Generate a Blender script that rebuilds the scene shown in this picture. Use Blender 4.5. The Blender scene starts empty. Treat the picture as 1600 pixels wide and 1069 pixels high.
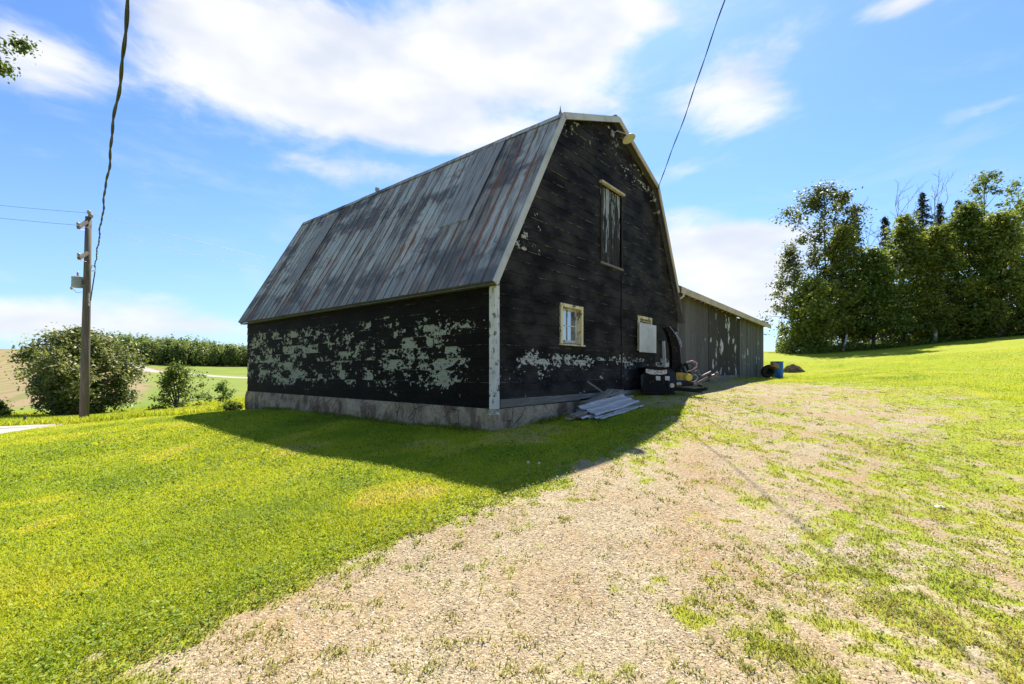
import bpy, math, random
import numpy as np
from mathutils import Vector, Matrix
random.seed(7); rng = np.random.default_rng(7)
R = math.radians
scene = bpy.context.scene
C = scene.collection
F = 722.0; U0 = 800.0; V0 = 578.0; HC = 1.6

# ------------------------------------------------------------------ helpers
def tag(o, label=None, cat=None, group=None, kind=None):
    if label: o['label'] = label
    if cat: o['category'] = cat
    if group: o['group'] = group
    if kind: o['kind'] = kind
    return o

def empty(name, loc=(0, 0, 0), rz=0.0):
    o = bpy.data.objects.new(name, None); C.objects.link(o)
    o.location = loc; o.rotation_euler = (0, 0, rz); o.empty_display_size = 0.2
    return o

class MB:
    """collects shapes, becomes ONE mesh object"""
    def __init__(s): s.v = []; s.f = []; s.a = []; s.cur = 0.0
    def add(s, vs, fs):
        n = len(s.v); s.v += [tuple(p) for p in vs]; s.f += [tuple(n + i for i in f) for f in fs]
        s.a += [s.cur] * len(vs)
    def box(s, a, b, M=None):
        x0, y0, z0 = a; x1, y1, z1 = b
        vs = [Vector(p) for p in ((x0,y0,z0),(x1,y0,z0),(x1,y1,z0),(x0,y1,z0),(x0,y0,z1),(x1,y0,z1),(x1,y1,z1),(x0,y1,z1))]
        if M is not None: vs = [M @ p for p in vs]
        s.add(vs, [(0,3,2,1),(4,5,6,7),(0,1,5,4),(1,2,6,5),(2,3,7,6),(3,0,4,7)])
    def bar(s, p, q, w, h, up=(0, 0, 1)):
        p = Vector(p); q = Vector(q); d = (q - p); L = d.length; d.normalize()
        u = Vector(up); x = d.cross(u)
        if x.length < 1e-4: x = d.cross(Vector((1, 0, 0)))
        x.normalize(); y = x.cross(d)
        vs = []
        for t in (p, q):
            for (i, j) in ((-1,-1),(1,-1),(1,1),(-1,1)): vs.append(t + x*(w/2*i) + y*(h/2*j))
        s.add(vs, [(3,2,1,0),(4,5,6,7),(0,1,5,4),(1,2,6,5),(2,3,7,6),(3,0,4,7)])
    def tube(s, pts, rad, n=8, cap=True):
        pts = [Vector(p) for p in pts]
        if not hasattr(rad, '__len__'): rad = [rad]*len(pts)
        vs = []; prev = None
        for i, p in enumerate(pts):
            d = (pts[min(i+1, len(pts)-1)] - pts[max(i-1, 0)]).normalized()
            if prev is None:
                x = d.cross(Vector((0, 0, 1)))
                if x.length < 1e-3: x = d.cross(Vector((1, 0, 0)))
            else: x = prev - d*prev.dot(d)
            x.normalize(); prev = x; y = d.cross(x)
            for k in range(n):
                a = 2*math.pi*k/n
                vs.append(p + (x*math.cos(a) + y*math.sin(a))*rad[i])
        fs = []
        for i in range(len(pts)-1):
            for k in range(n):
                k2 = (k+1) % n
                fs.append((i*n+k, i*n+k2, (i+1)*n+k2, (i+1)*n+k))
        if cap:
            fs.append(tuple(range(n-1, -1, -1))); b = (len(pts)-1)*n
            fs.append(tuple(b+k for k in range(n)))
        s.add(vs, fs)
    def lathe(s, prof, c=(0,0,0), n=24, M=None):
        vs = []; fs = []
        for (r, z) in prof:
            for k in range(n):
                a = 2*math.pi*k/n; p = Vector((r*math.cos(a), r*math.sin(a), z))
                if M is not None: p = M @ p
                vs.append(p + Vector(c))
        m = len(prof)
        for i in range(m-1):
            for k in range(n):
                k2 = (k+1) % n; fs.append((i*n+k, i*n+k2, (i+1)*n+k2, (i+1)*n+k))
        fs.append(tuple(range(n-1,-1,-1))); fs.append(tuple((m-1)*n+k for k in range(n)))
        s.add(vs, fs)
    def prism(s, poly, y0, y1, M=None):
        """poly in (x,z), extruded along y"""
        n = len(poly)
        vs = [Vector((x, y0, z)) for x, z in poly] + [Vector((x, y1, z)) for x, z in poly]
        if M is not None: vs = [M @ p for p in vs]
        fs = [tuple(range(n)), tuple(range(2*n-1, n-1, -1))]
        for i in range(n):
            j = (i+1) % n; fs.append((j, i, n+i, n+j))
        s.add(vs, fs)
    def build(s, name, mat, parent=None, smooth=False, bevel=0.0):
        me = bpy.data.meshes.new(name); me.from_pydata(s.v, [], s.f); me.update()
        at = me.attributes.new('rnd', 'FLOAT', 'POINT'); at.data.foreach_set('value', np.array(s.a, dtype=np.float32))
        me.materials.append(mat)
        if smooth: me.polygons.foreach_set('use_smooth', [True]*len(me.polygons))
        o = bpy.data.objects.new(name, me); C.objects.link(o)
        if parent is not None: o.parent = parent
        if bevel:
            b = o.modifiers.new('bevel', 'BEVEL'); b.width = bevel; b.segments = 2; b.limit_method = 'ANGLE'
        return o

def np_mesh(name, V, Fq, mat, attrs=None, parent=None, smooth=False, colors=None):
    """V (n,3), Fq (m,k) array of equal sided faces"""
    me = bpy.data.meshes.new(name)
    n = len(V); m, k = Fq.shape
    me.vertices.add(n); me.vertices.foreach_set('co', np.ascontiguousarray(V, dtype=np.float32).ravel())
    me.loops.add(m*k); me.loops.foreach_set('vertex_index', np.ascontiguousarray(Fq, dtype=np.int32).ravel())
    me.polygons.add(m); me.polygons.foreach_set('loop_start', np.arange(0, m*k, k, dtype=np.int32))
    me.polygons.foreach_set('loop_total', np.full(m, k, dtype=np.int32))
    if smooth: me.polygons.foreach_set('use_smooth', np.ones(m, dtype=bool))
    me.update(calc_edges=True)
    for nm, arr in (attrs or {}).items():
        at = me.attributes.new(nm, 'FLOAT', 'POINT'); at.data.foreach_set('value', np.ascontiguousarray(arr, dtype=np.float32))
    me.materials.append(mat)
    o = bpy.data.objects.new(name, me); C.objects.link(o)
    if parent is not None: o.parent = parent
    return o

def _h(ix, iy, seed):
    h = (ix.astype(np.int64)*374761393 + iy.astype(np.int64)*668265263 + seed*974634721) & 0x7fffffff
    h = ((h ^ (h >> 13))*1274126177) & 0x7fffffff
    return ((h ^ (h >> 16)) & 0xffff)/65535.0
def vnoise(x, y, seed=0):
    x = np.asarray(x, float); y = np.asarray(y, float)
    ix = np.floor(x); iy = np.floor(y); fx = x-ix; fy = y-iy
    fx = fx*fx*(3-2*fx); fy = fy*fy*(3-2*fy)
    a = _h(ix, iy, seed); b = _h(ix+1, iy, seed); c = _h(ix, iy+1, seed); d = _h(ix+1, iy+1, seed)
    return (a*(1-fx)+b*fx)*(1-fy) + (c*(1-fx)+d*fx)*fy
def fbm(x, y, oct=4, seed=0):
    s = 0; a = .5; t = 0
    for i in range(oct):
        s = s + a*vnoise(x*2**i+i*17.3, y*2**i-i*9.1, seed+i); t += a; a *= .5
    return s/t
def sstep(a, b, x):
    t = np.clip((x-a)/(b-a), 0, 1); return t*t*(3-2*t)

# ------------------------------------------------------------------ node materials
class NT:
    def __init__(s, tree): s.t = tree; s.n = tree.nodes; s.l = tree.links
    def node(s, typ, **kw):
        n = s.n.new(typ)
        for k, v in kw.items(): setattr(n, k, v)
        return n
    def inp(s, sock, v):
        if isinstance(v, bpy.types.NodeSocket): s.l.new(v, sock)
        elif v is not None:
            if sock.type == 'RGBA' and hasattr(v, '__len__') and len(v) == 3: v = (*v, 1)
            sock.default_value = v
    def math(s, op, a, b=None, c=None, clamp=False):
        n = s.node('ShaderNodeMath', operation=op, use_clamp=clamp)
        s.inp(n.inputs[0], a); s.inp(n.inputs[1], b); s.inp(n.inputs[2], c); return n.outputs[0]
    def noise(s, vec, scale, detail=4, rough=.55, dist=0.0):
        n = s.node('ShaderNodeTexNoise'); s.inp(n.inputs['Vector'], vec); n.inputs['Scale'].default_value = scale
        n.inputs['Detail'].default_value = detail; n.inputs['Roughness'].default_value = rough; n.inputs['Distortion'].default_value = dist
        return n.outputs['Fac']
    def voro(s, vec, scale, feature='F1', out='Distance', rand=1.0):
        n = s.node('ShaderNodeTexVoronoi', feature=feature); s.inp(n.inputs['Vector'], vec)
        n.inputs['Scale'].default_value = scale; n.inputs['Randomness'].default_value = rand
        return n.outputs[out]
    def coord(s, which='Object'): return s.node('ShaderNodeTexCoord').outputs[which]
    def scale(s, vec, sc, loc=(0,0,0)):
        n = s.node('ShaderNodeMapping'); s.inp(n.inputs['Vector'], vec); n.inputs['Scale'].default_value = sc; n.inputs['Location'].default_value = loc
        return n.outputs[0]
    def sep(s, vec):
        n = s.node('ShaderNodeSeparateXYZ'); s.inp(n.inputs[0], vec); return n.outputs
    def comb(s, x=0, y=0, z=0):
        n = s.node('ShaderNodeCombineXYZ'); s.inp(n.inputs[0], x); s.inp(n.inputs[1], y); s.inp(n.inputs[2], z); return n.outputs[0]
    def mapr(s, v, a, b, c=0.0, d=1.0, smooth=True):
        n = s.node('ShaderNodeMapRange'); n.interpolation_type = 'SMOOTHSTEP' if smooth else 'LINEAR'
        s.inp(n.inputs[0], v); s.inp(n.inputs[1], a); s.inp(n.inputs[2], b); s.inp(n.inputs[3], c); s.inp(n.inputs[4], d); return n.outputs[0]
    def mix(s, f, a, b, mode='MIX'):
        n = s.node('ShaderNodeMix', data_type='RGBA', blend_type=mode)
        s.inp(n.inputs[0], f); s.inp(n.inputs[6], a); s.inp(n.inputs[7], b); return n.outputs[2]
    def ramp(s, f, stops):
        n = s.node('ShaderNodeValToRGB'); cr = n.color_ramp
        while len(cr.elements) < len(stops): cr.elements.new(.5)
        for e, (p, c) in zip(cr.elements, stops): e.position = p; e.color = (*c, 1)
        s.inp(n.inputs[0], f); return n.outputs[0]
    def attr(s, name, out='Fac'):
        n = s.node('ShaderNodeAttribute', attribute_name=name); return n.outputs[out]
    def bump(s, h, strength=.5, dist=.02, nrm=None):
        n = s.node('ShaderNodeBump'); n.inputs['Strength'].default_value = strength; n.inputs['Distance'].default_value = dist
        s.inp(n.inputs['Height'], h); s.inp(n.inputs['Normal'], nrm); return n.outputs[0]

def new_mat(name):
    m = bpy.data.materials.new(name); m.use_nodes = True
    nt = NT(m.node_tree); b = m.node_tree.nodes['Principled BSDF']
    return m, nt, b
def pset(nt, b, color=None, rough=None, metal=None, normal=None, spec=None, ior=None):
    nt.inp(b.inputs['Base Color'], color); nt.inp(b.inputs['Roughness'], rough); nt.inp(b.inputs['Metallic'], metal)
    nt.inp(b.inputs['Normal'], normal); nt.inp(b.inputs['Specular IOR Level'], spec); nt.inp(b.inputs['IOR'], ior)

def simple(name, c1, c2, scale=6, rough=.8, bump=.3, dist=.01, metal=0.0, stretch=(1,1,1), spec=.3, fine=40):
    m, nt, b = new_mat(name); co = nt.scale(nt.coord(), stretch)
    a = nt.noise(co, scale, 5, .6); f = nt.noise(co, fine, 3, .6)
    k = nt.math('ADD', nt.math('MULTIPLY', a, .7), nt.math('MULTIPLY', f, .3))
    pset(nt, b, nt.mix(nt.mapr(k, .35, .65), c1, c2), rough, metal, nt.bump(k, bump, dist), spec)
    return m

def mat_wood(name, c1, c2, axis=2, rough=.85):
    st = [9, 9, 9]; st[axis] = .7
    m, nt, b = new_mat(name); co = nt.scale(nt.coord(), st)
    a = nt.noise(co, 2.5, 6, .65, .6); f = nt.noise(co, 14, 4, .6)
    big = nt.noise(nt.coord(), 1.7, 3); r = nt.attr('rnd')
    k = nt.math('ADD', nt.math('MULTIPLY', a, .6), nt.math('ADD', nt.math('MULTIPLY', f, .25), nt.math('MULTIPLY', big, .15)))
    k = nt.math('ADD', k, nt.math('MULTIPLY', nt.math('SUBTRACT', r, .5), .25))
    pset(nt, b, nt.mix(nt.mapr(k, .32, .68), c1, c2), rough, 0, nt.bump(k, .5, .008), .2)
    return m

def mat_trim(name, paint, wood, amt=.52):
    m, nt, b = new_mat(name); co = nt.coord()
    a = nt.noise(co, 7, 6, .7); f = nt.noise(nt.scale(co, (30, 30, 4)), 1.5, 4, .6)
    k = nt.math('ADD', nt.math('MULTIPLY', a, .7), nt.math('MULTIPLY', f, .3))
    peel = nt.mapr(k, amt, amt+.05)
    dirt = nt.noise(co, 2.3, 4)
    pc = nt.mix(nt.mapr(dirt, .35, .75), paint, tuple(x*.72 for x in paint))
    pset(nt, b, nt.mix(peel, pc, nt.mix(f, wood, tuple(x*.45 for x in wood))), .7, 0, nt.bump(nt.math('SUBTRACT', nt.math('MULTIPLY', f, .3), peel), .35, .004), .3)
    return m

def leaf_mat(name, stops, trans=.45, rough=.5):
    m, nt, b = new_mat(name)
    t = nt.attr('rnd'); col = nt.ramp(t, stops)
    pset(nt, b, col, rough, 0, None, .35)
    tr = nt.node('ShaderNodeBsdfTranslucent'); nt.inp(tr.inputs[0], nt.mix(.55, col, (1.0, .95, .3), 'MULTIPLY'))
    g = nt.node('ShaderNodeMixShader'); nt.inp(g.inputs[0], trans)
    nt.l.new(b.outputs[0], g.inputs[1]); nt.l.new(tr.outputs[0], g.inputs[2])
    nt.l.new(g.outputs[0], m.node_tree.nodes['Material Output'].inputs[0])
    return m

# ------------------------------------------------------------------ terrain height
BA = math.atan2(.769, .639)                 # barn yaw: local x along the gable, local y along the long wall
BX, BY = -.314, 8.4                         # near corner of the barn
EX = Vector((math.cos(BA), math.sin(BA), 0)); EY = Vector((-math.sin(BA), math.cos(BA), 0))
def bw(t, s, z=0.0):
    p = Vector((BX, BY, 0)) + EX*t + EY*s; return Vector((p.x, p.y, z))
def uv3(u, v, Y): return ((u-U0)/F*Y, Y, HC-(v-V0)/F*Y)

ctrl = [(0,0,0), (1.2,1.5,0), (-1.2,1.5,0), (0,2.6,0), (2.5,2.5,.02), (-2.5,2.5,-.02), (0,5,.3),
        uv3(773,674,8.4), uv3(387,641,15.5), uv3(900,644,10.5), (*bw(9.1,0).xy,.97), (*bw(6,-.4).xy,.95), (*bw(12.8,0).xy,1.12), (*bw(17,0).xy,1.22), (*bw(23.2,0).xy,1.2),
        (*bw(3,5).xy,.5), (*bw(5,11).xy,.5), (*bw(15,8).xy,1.2),
        uv3(131,658,19), uv3(0,684,12.6), uv3(0,668,17), uv3(60,667,18), uv3(300,649,17), uv3(0,760,7.0), uv3(200,720,8.6), (-8.9,12.3,.30), (-6.5,11.0,.36),
        uv3(110,652,30), uv3(275,641,31), uv3(345,630,36), uv3(0,650,30), uv3(250,620,60), uv3(40,612,75), uv3(350,604,75), uv3(300,597,120), uv3(350,588,180), uv3(120,590,150), uv3(300,574,270), uv3(390,574,280), uv3(20,575,230), uv3(20,546,350), uv3(120,556,340), uv3(-200,550,320), uv3(-200,640,60), uv3(210,567,330),
        (-300,700,14), (-100,500,6), (60,500,2), (0,120,0), (-5,40,.1), (30,70,3.2),
        uv3(1240,582,30), uv3(1230,556,41), uv3(1400,541,45), uv3(1600,524,46), uv3(1600,580,20), uv3(1600,640,12), uv3(1600,760,6.5), uv3(1400,584,22), uv3(1300,700,7.6), uv3(1900,520,46), uv3(1900,600,14),
        (25,60,3.9), (55,66,5.0), (80,95,3.5), (120,180,-2), (300,300,-10), (0,1500,0), (-1500,1500,15), (1500,1200,-12), (-1500,0,10), (1500,0,-10),
        (0,-12,-.1), (-15,-12,-.6), (15,-12,.4), (0,-300,-2), (-300,-300,-3), (300,-300,2), (0,-2000,0), (40,5,1.5), (-40,5,-2), (-120,40,-2.5)]
ctrl = np.array(ctrl, float)
def warp(x, y):
    r = np.hypot(x, y)+1e-9; k = np.log1p(r/6.0)/r
    return np.stack([x*k, y*k], -1)
_P = warp(ctrl[:,0], ctrl[:,1]); _n = len(_P)
def _phi(d2): return .5*d2*np.log(d2+1e-12)
_K = _phi(((_P[:,None]-_P[None])**2).sum(-1)) + np.eye(_n)*1e-3
_A = np.block([[_K, np.ones((_n,1)), _P], [np.ones((1,_n)), np.zeros((1,3))], [_P.T, np.zeros((2,3))]])
_W = np.linalg.solve(_A, np.concatenate([ctrl[:,2], np.zeros(3)]))
def hgt(x, y):
    x = np.asarray(x, float); y = np.asarray(y, float); sh = x.shape
    q = warp(x.ravel(), y.ravel()); out = np.empty(len(q))
    for i in range(0, len(q), 60000):
        a = q[i:i+60000]; d2 = ((a[:,None]-_P[None])**2).sum(-1)
        out[i:i+60000] = _phi(d2)@_W[:_n] + _W[_n] + a@_W[_n+1:]
    out = out.reshape(sh); r = np.hypot(x, y)
    return out + (fbm(x*.9, y*.9, 3, 5)-.5)*.07*np.clip(1-r/60, 0, 1) + (fbm(x*.02, y*.02, 2, 9)-.5)*np.clip((r-60)/200, 0, 1)*1.2
def h1(x, y): return float(hgt(np.array([x]), np.array([y]))[0])
def ray(u, v):
    """where the sight line of a reference pixel meets the ground"""
    Y = np.exp(np.linspace(math.log(1.2), math.log(400), 1500)); X = (u-U0)/F*Y; z = HC-(v-V0)/F*Y
    d = z-hgt(X, Y); k = np.argmax(d < 0) if (d < 0).any() else len(Y)-1
    return float(X[k]), float(Y[k])

# grass cover of the yard: 1 = lawn, 0 = bare gravel
cov = [(20,690,1),(150,680,1),(300,662,1),(60,720,1),(-100,720,1),(420,650,1),(560,660,1),(100,900,1),(300,800,1),(500,750,1),(600,700,1),(170,1010,1),(250,960,1),(380,1050,.05),(700,950,.05),(850,900,.08),(1000,800,.08),(1080,720,.12),(1000,1000,.07),(600,1000,.04),(480,1055,.03),(850,1040,.03),(850,800,.14),(950,740,.2),
       (1150,950,.42),(1110,870,.25),(1250,1000,.5),(1400,1010,.55),(1550,1000,.6),(1500,850,.52),(1350,850,.47),(1250,800,.38),(1160,800,.2),(1300,700,.40),(1400,665,.33),(1350,645,.33),(1500,740,.72),(1560,690,.95),(1600,620,1),(1600,900,.5),(1595,800,.6),
       (1480,625,.7),(1250,630,.28),(1150,655,.38),(1200,610,.24),(1300,606,.34),(1400,597,.9),(1300,588,.95),(1060,655,.42),(1000,690,.4),(1100,635,.36),(1220,594,.85),(950,660,.8),(1000,640,.75),(1560,585,1),(1150,606,.34),(1040,625,.6),(900,670,.95),(800,700,1),(870,690,1),(840,745,1),(930,700,.95),(980,675,.85)]
cw = np.array([(*ray(u, v), c) for u, v, c in cov]); _cq = warp(cw[:,0], cw[:,1])
edge = [(120,1100),(185,1062),(350,1000),(555,928),(660,880),(740,838),(835,797),(905,752),(985,712),(1035,690),(1065,655)]
ew = np.array([ray(u, v) for u, v in edge])
def edge_sd(x, y):
    """signed distance to the sharp lawn edge, + on the lawn side"""
    best = np.full(x.shape, 1e9); sg = np.zeros(x.shape)
    for (ax, ay), (bx, by) in zip(ew[:-1], ew[1:]):
        dx, dy = bx-ax, by-ay; t = np.clip(((x-ax)*dx+(y-ay)*dy)/(dx*dx+dy*dy), 0, 1)
        d = np.hypot(x-ax-t*dx, y-ay-t*dy); s = np.sign(dx*(y-ay)-dy*(x-ax))
        m = d < best; best = np.where(m, d, best); sg = np.where(m, s, sg)
    return best*sg
def grassfrac(x, y):
    sh = x.shape; x = x.ravel(); y = y.ravel(); q = warp(x, y); out = np.empty(len(x))
    for i in range(0, len(q), 60000):
        d2 = ((q[i:i+60000,None]-_cq[None])**2).sum(-1)+2e-4; w = 1/d2**1.5
        out[i:i+60000] = (w@cw[:,2])/w.sum(1)
    r = np.hypot(x, y)
    wob = (fbm(x*1.7, y*1.7, 3, 31)-.5)*.55
    sd = edge_sd(x, y)-.20+wob; near = sstep(12.5, 9.5, y)
    lawn = sstep(-.18, .38, sd)*near
    out = np.where(y < 12.5, np.maximum(out*(1-near)+np.minimum(out, .75+.25*lawn)*near, lawn), out)
    # beyond the driveway everything is grass; the yard behind the camera is gravel
    far = sstep(20, 27, r); out = out*(1-far)+far
    out = np.where(y < .5, np.where(x < -.8, 1.0, .3), out)
    return out.reshape(sh)
def cover(x, y):
    """0..1 living-grass mask with ragged patches"""
    g = grassfrac(x, y); n = .40*fbm(x*2.0, y*2.0, 3, 41)+.60*fbm(x*8.5, y*8.5, 3, 47)
    n = (n-.5)*2.1+.5
    return sstep(-.24, .22, g*1.16-.08-n), g

# ------------------------------------------------------------------ ground sheets
def zone_paths():
    return None
lane_poly = [(-14.9,13.2),(-15.7,15.0),(-17.1,18.6),(-19.9,19.5),(-21.2,18.9),(-45,19),(-45,11)]
farlane = np.array([uv3(203,565,330)[:2], uv3(225,575,250)[:2], uv3(245,579,215)[:2], uv3(300,583,200)[:2], uv3(400,591,160)[:2], (-60,150)])
def in_lane(x, y):
    jx = x+(fbm(x*1.5, y*1.5, 2, 71)-.5)*.5; jy = y+(fbm(x*1.5, y*1.5, 2, 72)-.5)*.5; ins = np.zeros(x.shape, bool)
    for (ax, ay), (bx, by) in zip(lane_poly, lane_poly[1:]+lane_poly[:1]):
        ins ^= ((ay > jy) != (by > jy)) & (jx < (bx-ax)*(jy-ay)/(by-ay+1e-12)+ax)
    return ins
def dist_poly(x, y, P):
    best = np.full(x.shape, 1e9)
    for (ax, ay), (bx, by) in zip(P[:-1], P[1:]):
        dx, dy = bx-ax, by-ay; t = np.clip(((x-ax)*dx+(y-ay)*dy)/(dx*dx+dy*dy), 0, 1)
        best = np.minimum(best, np.hypot(x-ax-t*dx, y-ay-t*dy))
    return best

th = np.concatenate([np.arange(-58, 58.01, .3), np.arange(61, 302, 3.5)])
th = R(1)*th; nth = len(th)
rr = np.exp(np.arange(math.log(.5), math.log(3500), .0125)); nr = len(rr)
TH, RR = np.meshgrid(th, rr, indexing='ij')
GX = RR*np.sin(TH); GY = RR*np.cos(TH); GZ = hgt(GX, GY)
Rg = RR
cv, gf = cover(GX, GY)
df = dist_poly(GX, GY, farlane)
lane = np.maximum(in_lane(GX, GY).astype(float), sstep(3.2, 2.2, df))
# fields lie beyond the lawn's edge
sdx = GX*EX.x+GY*EX.y; 
field = ((Rg > 23) & (GX < -3)) | (Rg > 62)
field = field.astype(float)
crop = sstep(.02, -.02, np.arctan2(GX, GY)-(-.72+ .10*fbm(GX*.01, GY*.01, 2, 3)))*sstep(60, 75, Rg)
crop2 = sstep(.5, .62, fbm(GX*.012+3, GY*.03, 3, 77))*sstep(90, 120, Rg)*.6
crop = np.clip(crop+crop2*(GX > -190), 0, 1)
zone_idx = np.zeros(GX.shape, int)                      # lawn
zone_idx[(gf < .9) & (Rg < 30)] = 1                     # gravel driveway
zone_idx[field > .5] = 2
zone_idx[lane > .5] = 3

def mat_ground():
    m, nt, b = new_mat('ground_surface')
    P = nt.coord('Object'); cvA = nt.attr('cover'); fd = nt.attr('field'); cr = nt.attr('crop'); ln = nt.attr('lane')
    # gravel
    v1 = nt.node('ShaderNodeTexVoronoi'); nt.inp(v1.inputs['Vector'], P); v1.inputs['Scale'].default_value = 55
    v2 = nt.node('ShaderNodeTexVoronoi'); nt.inp(v2.inputs['Vector'], P); v2.inputs['Scale'].default_value = 130
    r1 = nt.sep(v1.outputs['Color'])[0]; r2 = nt.sep(v2.outputs['Color'])[0]
    st = nt.ramp(nt.math('ADD', nt.math('MULTIPLY', r1, .6), nt.math('MULTIPLY', r2, .4)), [(.08,(.145,.102,.055)),(.35,(.36,.283,.165)),(.65,(.45,.368,.224)),(.95,(.555,.478,.32))])
    pat = nt.noise(P, .9, 4, .6); st = nt.mix(nt.mapr(pat, .35, .75), st, nt.mix(1.0, st, (.86,.70,.55), 'MULTIPLY'))
    n3 = nt.noise(P, 18, 4, .7); st = nt.mix(nt.mapr(n3, .35, .7, 0, .45), st, (.24,.175,.12)); st = nt.mix(nt.mapr(nt.noise(P, 70, 3, .7), .52, .66, 0, .5), st, (.10,.07,.05))
    gh = nt.math('ADD', nt.math('MULTIPLY', v1.outputs['Distance'], -1.0), nt.math('MULTIPLY', v2.outputs['Distance'], -.6)); gh = nt.math('ADD', gh, nt.math('MULTIPLY', nt.noise(P, 9, 5, .7), .8))
    # soil and thatch under the grass
    n1 = nt.noise(P, 3.0, 5, .65); n2 = nt.noise(P, 40, 4, .7); n4 = nt.noise(P, .35, 3, .5)
    gr = nt.ramp(nt.math('ADD', nt.math('MULTIPLY', n1, .45), nt.math('MULTIPLY', n2, .55)), [(.25,(.11,.14,.008)),(.5,(.23,.275,.010)),(.75,(.33,.35,.018))])
    gr = nt.mix(nt.mapr(n4, .4, .65, 0, .5), gr, (.31,.285,.02))
    # far fields
    fn = nt.noise(P, .05, 4, .6); fn2 = nt.noise(P, .6, 4, .7)
    fc = nt.mix(nt.mapr(fn, .35, .65), (.15,.205,.022), (.22,.245,.035)); fc = nt.mix(nt.mapr(fn2, .3, .75, 0, .5), fc, (.10,.15,.025))
    px = nt.sep(P); rowc = nt.math('ADD', nt.math('MULTIPLY', px[0], .8), nt.math('MULTIPLY', px[1], .6))
    row = nt.math('SINE', nt.math('MULTIPLY', nt.math('ADD', rowc, nt.math('MULTIPLY', nt.noise(P, .01, 2), 30)), 1.5))
    cc = nt.mix(nt.mapr(row, -.3, .9), (.26,.185,.095), (.16,.165,.04)); cc = nt.mix(nt.mapr(fn2, .35, .7, 0, .4), cc, (.28,.21,.12))
    fc = nt.mix(cr, fc, cc)
    col = nt.mix(cvA, st, gr); col = nt.mix(fd, col, fc)
    lc = nt.mix(nt.mapr(fn2, .3, .7), (.33,.29,.25), (.41,.37,.325)); col = nt.mix(ln, col, lc)
    rough = .95
    hgtv = nt.math('ADD', nt.math('MULTIPLY', gh, nt.math('SUBTRACT', 1.0, cvA)), nt.math('MULTIPLY', n2, .6))
    pset(nt, b, col, rough, 0, nt.bump(hgtv, .7, .010), .15)
    return m
M_ground = mat_ground()
idx = np.arange(nth*nr).reshape(nth, nr)
i0 = idx; i1 = np.roll(idx, -1, axis=0)
Q = np.stack([i0[:, :-1], i0[:, 1:], i1[:, 1:], i1[:, :-1]], -1)        # wraps round in angle
qz = zone_idx[:, :-1].ravel(); Q = Q.reshape(-1, 4)
Vall = np.stack([GX, GY, GZ], -1).reshape(-1, 3)
flat = {k: a.reshape(-1) for k, a in dict(cover=cv, field=field, crop=crop, lane=lane).items()}
for k, nm in enumerate(('lawn', 'gravel_driveway', 'field', 'gravel_lane')):
    q = Q[qz == k]; used = np.unique(q); remap = np.zeros(len(Vall), int); remap[used] = np.arange(len(used))
    o = np_mesh(nm, Vall[used], remap[q], M_ground, {a: b[used] for a, b in flat.items()}, smooth=True)
    tag(o, kind='structure')
# cap under the camera
mb = MB(); n = 40; zc = h1(0, 0)
ring = [tuple(Vall[idx[int(i*nth/n), 0]]) for i in range(n)]
mb.add(ring+[(0, 0, zc)], [(i, n, (i+1) % n) for i in range(n)]); o = mb.build('gravel_driveway', M_ground); tag(o, kind='structure')

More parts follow.
